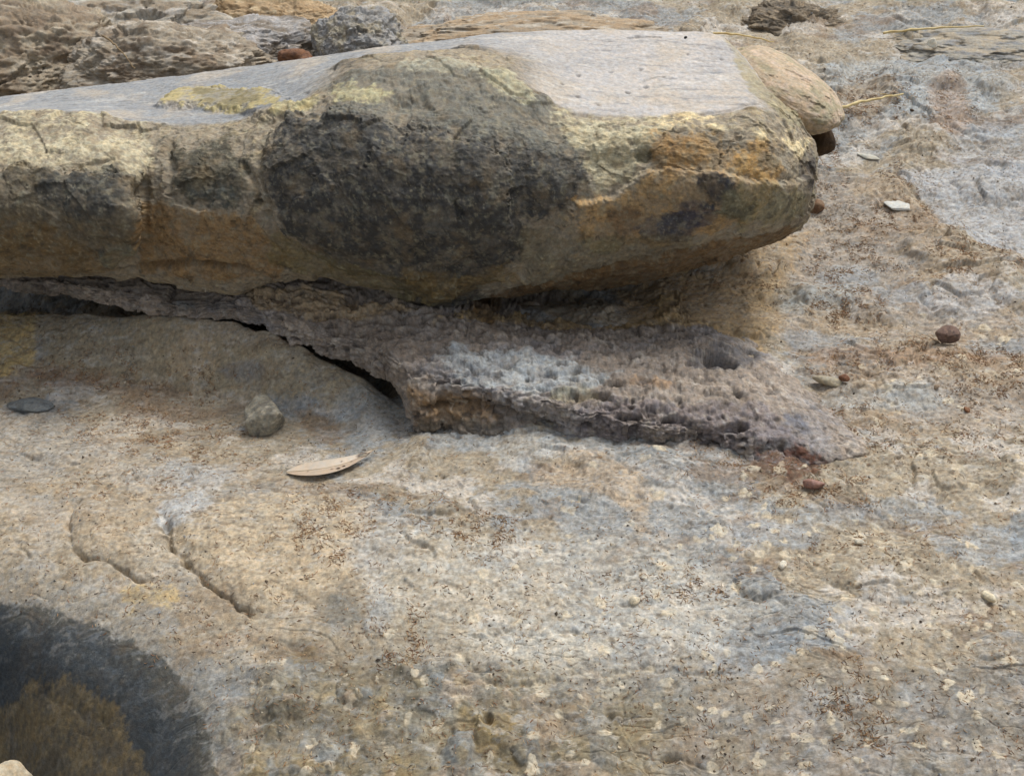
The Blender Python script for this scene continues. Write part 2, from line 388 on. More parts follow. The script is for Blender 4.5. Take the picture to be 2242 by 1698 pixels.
patch(E(1900,870,150,24), .02, rgb(172,176,174), .6)
patch(E(2000,780,260,16), .02, rgb(152,122,96), .5)
patch(E(2050,230,40,70), .02, rgb(160,134,110), .6)
patch(E(1870,220,70,40), .02, rgb(158,136,104), .6)
patch([(20,680),(110,680),(80,790),(30,820),(-30,820),(-30,680)], .012, rgb(186,162,108), .85, .01)
patch([(110,680),(330,680),(600,740),(830,820),(860,900),(560,850),(300,840),(100,810)], .02, rgb(148,137,114), .9)
patch(E(250,770,100,26), .02, rgb(158,152,138), .6); patch(E(420,770,55,60), .02, rgb(166,150,126), .6)
patch(E(525,805,50,20), .008, rgb(122,122,122), .7, .01)
patch(E(180,820,120,16), .015, rgb(120,92,72), .5)
patch(E(50,880,40,14), .01, rgb(112,120,126), .8, .01)
patch([(-200,900),(300,900),(560,1000),(800,1080),(800,1280),(560,1440),(330,1400),(25,1290),(-200,1290)], .06, rgb(166,152,130), .6)
patch([(160,1060),(400,1060),(370,1110),(360,1200),(300,1240),(190,1210),(150,1160)], .035, rgb(172,156,132), .7)
patch([(370,1130),(480,1085),(680,1065),(770,1100),(770,1250),(600,1330),(520,1305),(430,1245),(370,1190)], .03, rgb(184,168,142), .8, .02)
patch(E(390,1110,60,30,-30), .015, rgb(176,178,178), .8)
patch(E(330,1190,60,50), .02, rgb(186,178,162), .5)
patch(E(420,1020,90,26), .02, rgb(166,168,168), .6)
patch([(860,1160),(1200,1160),(1500,1200),(1650,1330),(1500,1440),(1050,1470),(860,1420),(760,1300)], .06, rgb(192,186,172), .6)
patch(E(1150,1420,160,50), .03, rgb(206,198,180), .6); patch(E(830,1200,80,60), .03, rgb(184,182,176), .6)
patch([(1235,985),(1300,985),(1350,1020),(1400,1070),(1390,1150),(1330,1080),(1220,1060),(1130,1045)], .015, rgb(176,158,134), .8, .02); patch(E(1120,970,70,40), .02, rgb(168,170,168), .6)
patch(E(800,900,60,70), .025, rgb(150,156,158), .6)
patch([(700,1430),(1000,1440),(1300,1490),(1500,1480),(1550,1700),(500,1760),(540,1500)], .05, rgb(128,119,98), .85)
patch([(1500,1480),(2260,1380),(2300,1800),(1450,1800)], .06, rgb(142,136,127), .75)
patch(E(740,1320,60,50), .02, rgb(112,112,106), .7, .02); patch(E(640,1410,44,26), .015, rgb(120,104,72), .7)
patch(E(950,1530,80,60), .03, rgb(150,154,150), .5); patch(E(1100,1590,90,50), .02, rgb(128,108,66), .6)
patch(E(330,1290,60,20), .012, rgb(184,160,112), .7); patch(E(900,1360,100,50), .03, rgb(150,140,120), .6)
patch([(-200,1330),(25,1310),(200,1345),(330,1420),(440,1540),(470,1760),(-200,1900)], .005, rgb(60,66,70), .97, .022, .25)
patch([(60,1510),(100,1490),(150,1500),(260,1570),(300,1700),(330,1800),(60,1800),(-30,1600)], .012, rgb(130,114,84), .85, .03, .7)
patch([(15,1230),(150,1250),(420,1420),(520,1560),(520,1700),(440,1640),(380,1480),(220,1360),(25,1310)], .02, rgb(138,128,104), .2)
patch([(1620,990),(1700,975),(1770,1000),(1780,1030),(1700,1040),(1640,1030)], .008, rgb(92,58,42), .85, .01)
pal = np.array([rgb(150,152,148), rgb(132,120,92), rgb(160,146,116), rgb(176,158,138), rgb(112,104,84), rgb(146,128,88), rgb(128,134,136)])
kc = pal[(kid*997).astype(int) % 7]; mc = pal[(mid_*991).astype(int) % 7]; q_ = (cgm*.60*(1-.7*sst(.25, .6, k1)))[:, None]
C = C*(1-q_)+kc*q_; q_ = (cgm*.5*(1-sst(.2, .5, m1_))*(mid_ > .45))[:, None]; C = C*(1-q_)+mc*q_
# pale shell chips set in the rock, thickest at the lower right
dens = sst(-.1, .5, gpts([(900,1700)])[0][0]*0+x*.7-1.0*y-.28+.3*n_a)
chip = np.zeros(len(x))
for f_, sd_, th in ((24, 301, .76), (38, 311, .88)):
    c1, c2, ci = w2(x+.006*f2(x, y, 50, 2, 331), (y+.006*f2(x, y, 50, 2, 341))*1.05, f_, sd_)
    r_ = .13+.16*((ci*97) % 1)
    chip = np.maximum(chip, (ci > 1-(1-th)*1.7*dens)*(1-sst(r_*.75, r_, c1+.10*n_d+.06*n_c)))
chip *= sst(-.01, .05, np.where(_rs > 0, -_rd, _rd)*-1)
cc = [(1155,322),(1330,320),(1118,382),(1185,468),(550,622),(605,700),(1390,765),(1985,800),(1980,690),(2065,605),(1910,480),(1600,365),(480,990),(945,1090),(1040,1110),(770,1125),
      (1295,1135),(1390,1130),(1710,1175),(900,1225),(430,1175),(610,1190),(1090,1300),(1280,1305),(350,1310),(890,1320),(1200,1270),(1690,1050),(1980,1015),(1350,950),(1555,1215),(2010,1235),
      (870,850),(1480,400),(1590,300),(1920,580),(1770,585),(700,760),(240,1090),(620,900),(-180,860),(-330,950),(-60,980),(-400,1120),(-480,760),(1760,1240),(1850,900)]
rg_ = np.random.default_rng(11)
for (a_, b_), (px_, py_) in zip(cc, gpts([((1100+a*.516)/S, (1000+b*.516)/S) for a, b in cc])):
    k_ = np.nonzero((np.abs(x-px_) < .03) & (np.abs(y-py_) < .03))[0]; th_ = rg_.uniform(0, 3.14); ra, rb = rg_.uniform(.0065, .012), rg_.uniform(.004, .0075)
    dx_, dy_ = x[k_]-px_, y[k_]-py_; u_ = (dx_*math.cos(th_)+dy_*math.sin(th_))/ra; v_ = (-dx_*math.sin(th_)+dy_*math.cos(th_))/rb
    chip[k_] = np.maximum(chip[k_], 1-sst(.75, 1.1, np.hypot(u_, v_)+.25*n_c[k_]+.2*n_d[k_]))
h += .0009*chip
C = C*(1+.34*n_d+.26*n_c)[:, None]
_f = np.where(_rs > 0, -_rd, _rd); lit_ = .3+.7*(1-sst(-.01, .06, _f)); rel = .45+.55*sst(-.25, .2, f2(x, y, 2.6, 3, 257)); lit_ = lit_*(.55+.45*rel)
sx_ = x+.010*f2(x, y, 40, 3, 252); sy_ = y+.006*f2(x, y, 40, 3, 253)
e1_ = f2(sx_*.33, sy_*1.3, 80, 5, 254, .72); e2_ = f2(sx_*.5, sy_*1.1, 48, 5, 255, .72)
zone = sst(-.35, .35, f2(x, y, 7, 3, 256))
C = mixc(C, sst(.16, .50, e1_-.12+.20*zone)*.50*lit_, rgb(84,72,60)); C = mixc(C, sst(.14, .46, e2_-.06*zone)*.40*lit_, rgb(200,195,186))
C = mixc(C, sst(.10, .45, -e2_+.1*n_b)*.35*lit_, rgb(128,112,92)); C = mixc(C, sst(.15, .45, -e1_+.2*n_a)*.30*lit_, rgb(166,172,176))
C = mixc(C, chip*.85*(.75+.25*np.sin(x*90+y*70)), rgb(206,194,170))
C = mixc(C, (pi > .72)*(1-sst(.05, .2, p1))*.35, rgb(90,78,64))

core = sst(2.2, 1.2, np.abs(sx))[None, :]*(sst(ys[0]*.0-3.0, -1.6, ys)*(1-sst(2.6, 5, ys)))[:, None]
hh = h*np.maximum(core.ravel(), .25)
z = zb+hh
gP = np.stack([x, y, z], -1)
M_ground = rock_mat('weathered_ground_rock', .9, .55, 1, .35)
ground = link('ground', np_mesh('ground', gP, grid_faces(*gsh), C), M_ground)
tag(ground, 'weathered tan and grey bedrock with cracks, stains and pale shell chips', None, None, 'structure')
gN = grid_normals(gP.reshape(*gsh, 3)).reshape(-1, 3); gN *= np.sign(gN[:, 2:3])
gcore = (np.abs(sx)[None, :] <= 1)*((ys >= yc[0]) & (ys <= yc[-1]))[:, None]; gcore = np.nonzero(gcore.ravel())[0]
print('ground', time.time()-T0)

# ------------------------------------------------------------------ lofted rocks
def loft(us, V, D, mode, nu, nseg, extra=None):
    """sections at columns us; V rows of view heights, D rows of depth (mode Y) or height (mode Z)"""
    us = np.array(us, float); V = np.array(V, float); D = np.array(D, float)
    P = (unpY if mode == 'Y' else unpZ)(np.repeat(us[:, None], V.shape[1], 1), V, D)
    if extra: P = extra(us, P)
    A = pchip(us, P, nu)                                   # along
    A = np.transpose(A, (1, 0, 2)); k = A.shape[0]
    seg = np.median(np.linalg.norm(np.diff(A, axis=0), axis=-1), axis=1)
    tk = np.concatenate([[0], np.cumsum(np.maximum(seg, .004))])
    ts = np.unique(np.concatenate([np.linspace(tk[i], tk[i+1], max(2, int(seg[i]/nseg[i] if hasattr(nseg, '__len__') else seg[i]/nseg)), endpoint=False) for i in range(k-1)]+[[tk[-1]]]))
    return pchip(tk, A, ts), ts, tk                        # (rows, cols, 3)
class Paint:
    """colour patches and relief on a lofted rock, located on the rock itself"""
    def __init__(s, P, N, C):
        s.P, s.N, s.C = P, N, C
        s.u, s.v, s.z = proj(P); f = (np.einsum('ij,ij->i', N, CAM-P) > 0)
        s.idx = np.nonzero(f)[0]; s.wa = f3(P, 9, 3, 501); s.wb = f3(P, 26, 4, 511, .6); s.wc = f3(P, 80, 4, 521, .65)
        s.D = np.zeros(len(P))
    def at(s, u, v):
        k = (s.u[s.idx]-u)**2+(s.v[s.idx]-v)**2+ (s.z[s.idx]*20)**2*.0
        return s.P[s.idx[np.argmin(k)]]
    def mask(s, pts, ax, soft, warp):
        a, b = ax; poly = np.array([s.at(*q) for q in pts])
        d = sdpoly(s.P[:, a], s.P[:, b], poly[:, [a, b]])
        return sst(-soft, soft, -d+warp*(.9*s.wa+.9*s.wb)+warp*.75*s.wc)
    def col(s, pts, c, k=.85, soft=.012, warp=.014, ax=(0, 2), mott=.4, lim=None):
        m = s.mask(pts, ax, soft*.6, warp)*k*(1-mott*(1-sst(-.4, .2, s.wb+.8*s.wc)))
        if lim is not None: m = m*lim
        s.C = mixc(s.C, m, c)
    def relief(s, pts, amt, soft=.008, warp=.01, ax=(0, 2), lim=None):
        m = s.mask(pts, ax, soft, warp)
        s.D += amt*(m if lim is None else m*lim)
    def groove(s, pts, depth, width, ax=(0, 2), lim=None):
        ln = np.array([s.at(*q) for q in pts])[:, list(ax)]
        d, sg, pos = sdline(s.P[:, ax[0]]+.006*s.wb, s.P[:, ax[1]]+.006*s.wb, ln)
        m = np.exp(-(d/width)**2)*sst(0, .1, pos)*sst(0, .1, 1-pos)
        s.D -= depth*(m if lim is None else m*lim)

# ---- the great overhanging slab
cols = [ # u : back, top middle, top edge, shoulder, upper face, middle, lower, bottom  (view height) / depth Y of the same
 (-420,(250,262,272,290,365,460,550,600),(.66,.48,.33,.27,.17,.12,.13,.18)),
 (-150,(232,244,255,275,365,460,550,600),(.64,.46,.32,.27,.17,.12,.13,.18)),
 (25,  (208,228,246,268,368,462,550,602),(.62,.46,.33,.28,.155,.105,.12,.18)),
 (180, (190,218,242,262,372,462,552,602),(.60,.45,.33,.28,.15,.10,.125,.18)),
 (292, (176,222,262,292,385,470,545,600),(.58,.42,.30,.26,.155,.105,.135,.18)),
 (318, (172,222,264,294,388,478,560,606),(.58,.42,.30,.26,.18,.145,.155,.18)),
 (400, (162,212,264,292,376,470,565,622),(.57,.42,.29,.245,.165,.135,.14,.17)),
 (500, (148,202,262,290,375,480,575,636),(.56,.41,.28,.24,.16,.125,.13,.165)),
 (580, (138,182,238,280,375,480,560,612),(.56,.41,.29,.22,.14,.11,.12,.165)),
 (660, (128,156,204,262,365,470,550,602),(.55,.42,.30,.20,.115,.085,.105,.16)),
 (760, (114,130,158,240,360,470,560,615),(.55,.44,.31,.18,.095,.065,.09,.155)),
 (860, (100,112,136,240,360,475,575,636),(.55,.45,.31,.17,.085,.055,.08,.145)),
 (960, (88,106,134,240,360,480,590,658),(.55,.45,.30,.17,.08,.05,.075,.14)),
 (1060,(74,100,150,240,355,470,585,644),(.55,.44,.28,.17,.085,.055,.080,.15)),
 (1150,(68,116,196,265,355,460,575,628),(.55,.41,.25,.165,.10,.075,.090,.19)),
 (1220,(66,138,232,276,355,450,562,618),(.55,.39,.225,.17,.115,.09,.105,.23)),
 (1330,(66,145,246,274,345,435,542,606),(.55,.39,.22,.18,.13,.10,.12,.27)),
 (1450,(68,146,246,268,335,420,522,588),(.545,.39,.22,.18,.13,.10,.12,.29)),
 (1550,(78,150,240,262,330,412,502,556),(.535,.39,.225,.185,.135,.105,.125,.29)),
 (1610,(128,175,232,255,325,405,486,530),(.46,.35,.235,.195,.145,.115,.135,.28)),
 (1670,(208,222,240,262,325,396,466,502),(.34,.30,.25,.215,.165,.14,.155,.27)),
 (1715,(248,256,266,286,335,390,446,480),(.30,.285,.265,.24,.195,.17,.185,.26)),
 (1742,(286,292,300,314,350,392,430,456),(.285,.28,.27,.255,.225,.205,.21,.25)),
 (1757,(312,316,321,332,358,388,420,444),(.275,.272,.268,.26,.24,.23,.235,.245)),
 (1764,(352,355,358,363,376,388,402,410),(.262,.261,.26,.259,.257,.256,.255,.256))]
us = [c[0] for c in cols]; Vv = [c[1] for c in cols]; Dd = [c[2] for c in cols]
def close(us, P):
    fac = np.sqrt(np.clip(1-(np.clip(us-1500, 0, None)/263.)**2, .0005, 1))[:, None]
    b = P[:, 0]; e = P[:, -1]
    k1 = b+fac*np.array([0, .03, -.03]); k0 = b+fac*np.array([0, .05, -.20]); kk = b+fac*np.array([0, -.02, -.36])
    m1 = e+fac*np.array([0, .05, -.008]); m2 = e+fac*np.array([0, .14, -.045]); m3 = e+fac*np.array([0, .25, -.12])
    return np.concatenate([kk[:, None], k0[:, None], k1[:, None], P, m1[:, None], m2[:, None], m3[:, None]], 1)
nu = np.concatenate([np.linspace(-420, -60, 60, endpoint=False), np.linspace(-60, 1690, 820, endpoint=False), 1690+73*np.sin(np.linspace(0, math.pi/2, 90))])
B, ts, tk = loft(us, Vv, Dd, 'Y', nu, [.02,.01,.003,.0012,.0012,.0011,.001,.001,.001,.001,.0012,.003,.008,.02], close)
bsh = B.shape[:2]; BN = grid_normals(B); 
BP = B.reshape(-1, 3); BN = BN.reshape(-1, 3)
if np.mean(BN[(np.arange(len(BP)))%7 == 0] @ np.array([0, -.5, .8])) < 0: BN = -BN
rowpos = np.repeat(ts[:, None], bsh[1], 1).ravel()
ik = 3                                                     # index of the back top rim among the knots
ucol = np.repeat(nu[None, :], bsh[0], 0).ravel()
pt = Paint(BP, BN, np.repeat(rgb(158,147,128)[None, :], len(BP), 0))
# flat top: between back rim and top edge, except on the mound
ntop = sst(.80, .93, BN[:, 2]+.03*pt.wa)
top = sst(tk[ik]-.03, tk[ik]+.01, rowpos)*(1-sst(tk[ik+2]-.004, tk[ik+2]+.012, rowpos+.012*pt.wa+.006*pt.wb))
mound = sst(600, 800, ucol+60*pt.wa)*(1-sst(1090, 1230, ucol+60*pt.wa))*sst(tk[ik+1]-.02, tk[ik+1]+.06, rowpos+.02*pt.wa)
top = top*(1-mound)*(1-sst(1590, 1690, ucol+30*pt.wb)*sst(tk[ik]-.01, tk[ik]+.05, rowpos+.02*pt.wb))
face = 1-top
# colours of the face
Pn = pt
Pn.C = mixc(Pn.C, sst(-.1, .4, pt.wa+.4*pt.wb)*.5, rgb(112,100,84)); Pn.C = mixc(Pn.C, sst(.1, .5, pt.wb+.4*pt.wc)*.5, rgb(176,160,122))
dark = rgb(56,57,58); yel = rgb(196,186,142); och = rgb(168,128,70); brn = rgb(112,88,58)
Pn.col([(-200,240),(25,245),(200,245),(300,275),(330,330),(300,385),(200,365),(25,355),(-200,350)], rgb(198,188,158), .85, .02, .022, mott=.6)
Pn.col([(-200,370),(25,372),(180,372),(290,400),(308,460),(290,520),(150,560),(25,540),(-200,540)], rgb(92,84,68), .85, .012, .016)
Pn.col(ell(180,420,100,40), rgb(66,68,68), .8, .012, .016)
Pn.col([(-200,480),(120,470),(200,520),(260,580),(200,605),(-200,605)], rgb(122,100,66), .75)
Pn.col(ell(262,535,42,26), rgb(112,112,96), .8, .006, .008)
Pn.col([(350,285),(470,300),(540,340),(560,420),(520,450),(400,440),(365,350)], rgb(82,78,66), 1, .01, .018)
Pn.col([(310,440),(540,470),(640,560),(600,600),(300,590)], rgb(146,116,76), .8)
Pn.col(ell(470,420,60,26), rgb(82,86,82), .7)
Pn.col([(560,300),(640,268),(760,262),(900,275),(1050,300),(1180,290),(1290,350),(1250,430),(1130,470),(1110,560),(980,620),(820,600),(700,560),(610,480),(560,400)], dark, .95, .014, .026, mott=.35)
Pn.col([(600,500),(760,560),(900,600),(1000,640),(960,655),(800,620),(640,590),(560,560)], rgb(118,108,76), .75)
Pn.col([(600,300),(680,250),(800,215),(960,190),(1100,215),(1200,280),(1280,360),(1200,400),(900,330),(640,320)], rgb(84,83,80), .8, .02, .03, mott=.5)
Pn.col([(690,190),(800,150),(950,128),(1080,160),(1180,230),(1290,310),(1250,350),(1100,300),(900,265),(750,250)], rgb(116,115,106), .9, .02, .02, (0, 1))
Pn.col(ell(780,200,70,20), rgb(190,182,142), .8, .01, .02, (0, 1)); Pn.col(ell(1090,180,60,20,30), rgb(190,184,152), .7, .01, .016, (0, 1))
Pn.col(ell(640,232,60,16,-20), rgb(196,184,138), .85, .01, .014, (0, 1)); Pn.col(ell(960,140,110,14), rgb(186,182,160), .6, .01, .02, (0, 1))
Pn.col([(1190,262),(1300,258),(1440,262),(1400,330),(1370,400),(1290,420),(1260,330)], rgb(200,190,158), .9)
Pn.col([(1240,430),(1330,420),(1400,370),(1420,290),(1520,262),(1680,290),(1700,360),(1600,470),(1400,520),(1240,540)], rgb(176,144,98), .85, .014, .024, mott=.6)
Pn.col([(1420,262),(1560,246),(1680,258),(1740,310),(1740,350),(1690,310),(1600,275),(1440,285)], rgb(226,208,166), 1, .008, .012)
Pn.col(ell(1460,330,60,45), rgb(142,110,68), .6); Pn.col(ell(1620,350,60,40), rgb(184,146,88), .65, .014, .02, mott=.6)
Pn.col(ell(1500,450,36,24), rgb(84,80,84), .85, .006, .016); Pn.col(ell(1350,470,40,30), rgb(104,84,66), .7, .01, .02); Pn.col(ell(1290,520,50,20), rgb(150,144,104), .7, .01, .02); Pn.col(ell(1600,440,20,60), rgb(150,140,104), .6, .01, .01)
Pn.col(ell(1545,402,50,28,20), rgb(60,60,64), 1, .008, .022, mott=.2); Pn.col(ell(1590,440,24,20), rgb(66,64,68), .9, .008, .014, mott=.2); Pn.col(ell(1460,480,40,26), rgb(70,68,78), .9, .008, .02, mott=.3); Pn.col(ell(1420,480,50,22), rgb(82,82,88), .8, .008, .018)
Pn.col(ell(1390,338,18,14), rgb(96,92,72), .85, .005, .006); Pn.col(ell(1560,290,12,10), rgb(96,90,80), .7, .004, .006)
Pn.col(ell(1742,365,16,44), rgb(70,66,66), .9, .006, .006); Pn.col(ell(1640,430,90,40), rgb(124,118,88), .65)
Pn.col(ell(1660,345,26,22), rgb(98,96,84), .7, .006, .012)
Pn.col([(1130,500),(1300,500),(1500,500),(1500,540),(1300,580),(1130,600)], rgb(112,104,84), .75)
Pn.col([(1060,640),(1200,592),(1330,556),(1450,536),(1560,512),(1690,470),(1700,500),(1500,580),(1250,620),(1050,655)], rgb(112,86,54), .9, .006, .008)
Pn.col([(860,560),(1000,600),(1100,570),(1120,600),(980,650),(900,640)], rgb(132,112,74), .7)
mo = f3(BP, 55, 5, 571, .7); mo2 = f3(BP*np.array([1.3, 1, .8]), 120, 4, 581, .7)
Pn.C = mixc(Pn.C, sst(.05, .45, mo)*.42*face, rgb(150,144,122)); Pn.C = mixc(Pn.C, sst(.1, .5, -mo+.4*pt.wb)*.55*face, rgb(64,60,54))
Pn.C = mixc(Pn.C, sst(.2, .5, mo2)*.35*face, rgb(172,164,138)); Pn.C = mixc(Pn.C, sst(.15, .5, f3(BP, 20, 4, 591, .6))*.30*face, rgb(136,116,84))
# colours of the pale top
tC = np.repeat(rgb(150,152,153)[None, :], len(BP), 0)
xr = sst(-.25, .25, BP[:, 0]); st = f3(BP*np.array([.35, 1.6, 1]), 16, 4, 531, .6)
tC = tC*(1-xr[:, None])+xr[:, None]*rgb(190,185,180); tC = mixc(tC, sst(-.1, .45, st)*.4, rgb(128,131,136)); tC = mixc(tC, sst(.05, .5, pt.wa-.3*st)*.5, rgb(186,173,154))
tC = mixc(tC, sst(.22, .5, f3(BP*np.array([.3, 1.4, 1]), 42, 4, 533, .65))*.5, rgb(112,114,116)); tC = mixc(tC, sst(.2, .5, f3(BP*np.array([.3, 1.4, 1]), 30, 4, 535, .65))*.4, rgb(214,210,202))
Pn.C = Pn.C*(1-top[:, None])+tC*top[:, None]
Pn.col([(350,222),(400,195),(480,190),(590,198),(640,232),(520,244),(400,232)], rgb(178,164,116), .9, .010, .022, (0, 1), .7)
Pn.col([(430,205),(500,198),(560,205),(560,228),(450,232)], rgb(120,112,86), .8, .010, .02, (0, 1), .6)
Pn.col([(1570,85),(1600,95),(1660,190),(1740,280),(1700,270),(1620,200)], rgb(160,150,120), .8, .008, .01, (0, 1))
Pn.C = Pn.C*(1+(.16+.16*face)*pt.wc+(.05+.13*face)*pt.wb)[:, None]
# relief
am = .20+.80*face
wc_ = BP+np.stack([pt.wb, pt.wa, -pt.wb], 1)*.02
c1, cid = w3(wc_, 13, 19); c2, cid2 = w3(wc_, 30, 29)
Pn.D += am*(.008*pt.wa+.0042*pt.wb+.0020*f3(BP, 70, 4, 541, .62)+.0010*f3(BP*np.array([.6, 1, 1.6]), 45, 3, 551, ridge=True)+.008*(cid-.5)*face+.0022*(cid2-.5)*face)
Pn.D += .0011*top*st+.0012*top*f3(BP, 90, 3, 563); tp_, tpi = w3(BP+.008*pt.wb[:, None], 34, 57); Pn.D -= .003*top*(1-sst(.08, .25, tp_))*(tpi > .75); Pn.C = mixc(Pn.C, top*(1-sst(.08, .22, tp_))*(tpi > .75)*.6, rgb(96,94,92))
fc = (BP[:, 1] < .36).astype(float)
Pn.relief([(-300,372),(25,372),(180,374),(285,395),(305,450),(298,520),(250,560),(100,575),(-300,580)], .016, .005, .006, lim=fc)
Pn.relief([(585,272),(640,266),(760,260),(880,272),(1000,300),(1100,330),(1100,500),(900,600),(700,560),(600,480),(560,380)], .010, .006, .008, lim=fc)
Pn.relief([(1240,440),(1320,425),(1350,395),(1390,372),(1460,366),(1560,372),(1740,380),(1740,520),(1300,620),(1120,600)], .012, .004, .006, lim=fc)
Pn.relief(ell(262,535,44,26), .008, .004, .004, lim=fc)
Pn.relief([(350,228),(395,200),(480,192),(600,196),(660,225),(640,262),(560,258),(520,238),(400,234)], .010, .012, .018, (0, 1))
Pn.relief([(840,215),(915,205),(940,240),(845,242)], -.008, .004, .003, (0, 2), lim=fc)
Pn.groove([(250,590),(330,575),(420,568),(480,572),(560,590)], .018, .007, lim=fc)
Pn.groove([(308,380),(312,440),(306,500),(300,560)], .014, .006, lim=fc)
Pn.groove([(365,300),(372,360),(365,430)], .008, .006, lim=fc)
Pn.groove([(520,330),(545,400),(570,440),(590,480)], .010, .007, lim=fc)
Pn.groove([(1060,640),(1200,590),(1330,556),(1450,534),(1560,510),(1680,466)], .008, .006, lim=fc)
Pn.groove([(1385,178),(1410,168),(1440,165)], .004, .0025, (0, 1)); Pn.groove([(1500,246),(1580,238),(1640,225)], .004, .003, (0, 1))
Pn.groove([(680,185),(712,160),(728,145)], .006, .004, (0, 1)); Pn.groove([(1350,82),(1400,80),(1430,82)], .004, .003, (0, 1))
Pn.relief(ell(1390,338,20,16), -.010, .006, .004, lim=fc); Pn.relief(ell(1310,350,60,26), -.008, .012, .006, lim=fc)
BP2 = BP+BN*Pn.D[:, None]
M_slab = rock_mat('lichened_slab_rock', .82, .5, 1, .30)
slab = link('overhanging_rock', np_mesh('overhanging_rock', BP2, grid_faces(*bsh), Pn.C, True, .8+.2*face), M_slab)
tag(slab, 'huge flat-topped rock slab with dark lichened front, overhanging the ledge below it', 'rock')
print('slab', time.time()-T0)

# ---- the pitted ledge running out from under the slab
lc = [ # u: rear, near rear, middle, rim top, rim face, rim bottom, under / heights
 (-420,(560,592,598,603,608,614,600),(.10,.09,.088,.082,.07,.06,.055)),
 (-100,(560,594,600,606,613,620,606),(.10,.09,.088,.082,.07,.06,.055)),
 (60,  (560,596,603,610,618,626,610),(.10,.09,.088,.082,.07,.06,.055)),
 (180, (570,602,612,624,636,648,630),(.10,.09,.085,.08,.068,.055,.05)),
 (300, (580,612,628,645,658,670,650),(.10,.09,.082,.078,.066,.05,.045)),
 (410, (580,622,640,658,676,690,670),(.10,.09,.082,.076,.062,.044,.04)),
 (510, (580,618,642,664,682,695,675),(.10,.09,.082,.074,.06,.044,.035)),
 (600, (570,606,650,694,712,726,705),(.10,.09,.08,.072,.056,.042,.03)),
 (700, (580,618,672,722,746,762,738),(.10,.085,.075,.066,.048,.032,.02)),
 (790, (600,640,700,756,782,798,772),(.09,.08,.07,.060,.042,.022,.01)),
 (860, (610,650,720,788,815,835,805),(0.085,0.086,0.086,0.078,0.046,0.016,0.000)),
 (895, (615,655,735,808,880,925,880),(0.080,0.083,0.084,0.076,0.032,-0.010,-0.030)),
 (960, (620,660,750,828,890,940,890),(0.080,0.080,0.082,0.074,0.030,-0.010,-0.030)),
 (1080,(610,660,745,845,892,948,900),(.01,.030,.075,.066,.030,-.008,-.03)),
 (1200,(600,668,748,868,905,944,900),(-.04,-.02,.070,.058,.026,-.005,-.03)),
 (1330,(600,668,765,905,932,958,910),(-.05,-.03,.066,.040,.016,-.006,-.03)),
 (1450,(600,650,780,925,948,968,920),(-.04,.0,.062,.034,.014,-.006,-.03)),
 (1560,(620,700,810,930,955,974,930),(-.03,.010,.056,.032,.012,-.006,-.03)),
 (1660,(700,760,840,940,970,1000,960),(-.03,.004,.040,.030,.012,-.006,-.03)),
 (1760,(800,850,900,960,990,1015,980),(-.03,.0,.024,.022,.010,-.008,-.03)),
 (1850,(880,910,940,965,985,1005,980),(-0.030,-0.006,0.010,0.012,0.008,-0.012,-0.030)),
 (1900,(930,945,955,965,975,985,980),(-0.030,-0.020,-0.012,-0.010,-0.010,-0.024,-0.030))]
nl = np.linspace(-420, 1900, 1060)
Lg, lts, ltk = loft([c[0] for c in lc], [c[1] for c in lc], [c[2] for c in lc], 'Z', nl, [.004,.0015,.0013,.0010,.0010,.003])
lx_, ly_ = Lg[..., 0].ravel(), Lg[..., 1].ravel(); rr = np.repeat(sst(ltk[2], ltk[3], lts)[:, None], Lg.shape[1], 1)
Lg[..., 1] += rr*(.020*f2(lx_, ly_*0+lx_*.3, 13, 4, 661, .6)).reshape(Lg.shape[:2])*(.4+.6*(nl > 420))[None, :]
lsh = Lg.shape[:2]; LN = grid_normals(Lg).reshape(-1, 3); LP = Lg.reshape(-1, 3)
if LN[:, 2].mean() < 0: LN = -LN
lp = Paint(LP, LN, np.repeat(rgb(154,143,132)[None, :], len(LP), 0))
P3 = LP*np.array([.75, 1, 1.3])
lp.C = mixc(lp.C, sst(-.1, .35, f3(P3, 7, 4, 601)+.4*lp.wb)*.7, rgb(146,144,146)); lp.C = mixc(lp.C, sst(.1, .5, lp.wb+.4*lp.wc)*.5, rgb(180,170,156))
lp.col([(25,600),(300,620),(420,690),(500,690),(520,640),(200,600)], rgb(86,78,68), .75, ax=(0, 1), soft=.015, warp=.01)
lp.col(ell(430,665,80,24), rgb(104,106,106), .7, ax=(0, 1), warp=.012); lp.col([(520,620),(700,620),(900,670),(700,690),(560,670)], rgb(190,166,130), .8, ax=(0, 1))
lp.col([(600,690),(760,720),(900,800),(940,760),(800,700)], rgb(142,128,114), .6, ax=(0, 1)); lp.col([(950,690),(1150,700),(1650,740),(1650,660),(1400,620),(1000,660)], rgb(190,164,118), .85, ax=(0, 1), warp=.02)
lp.col([(940,760),(1150,760),(1330,800),(1250,850),(1000,830)], rgb(168,174,176), .8, ax=(0, 1), warp=.02)
lp.col([(880,830),(1060,850),(1080,900),(960,930),(890,920)], rgb(140,112,76), .8); lp.col([(900,900),(1100,910),(1090,950),(900,930)], rgb(96,92,84), .75)
lp.col(ell(1240,850,60,14), rgb(148,140,108), .6, ax=(0, 1)); lp.col(ell(1560,775,80,26), rgb(92,92,96), .8, ax=(0, 1), soft=.012, warp=.012)
lp.col([(1250,860),(1650,880),(1750,960),(1500,960),(1250,930)], rgb(124,116,118), .75, ax=(0, 1)); lp.col([(1630,980),(1720,960),(1790,1000),(1770,1030),(1650,1030)], rgb(108,66,46), .85, ax=(0, 1), soft=.008, warp=.008)
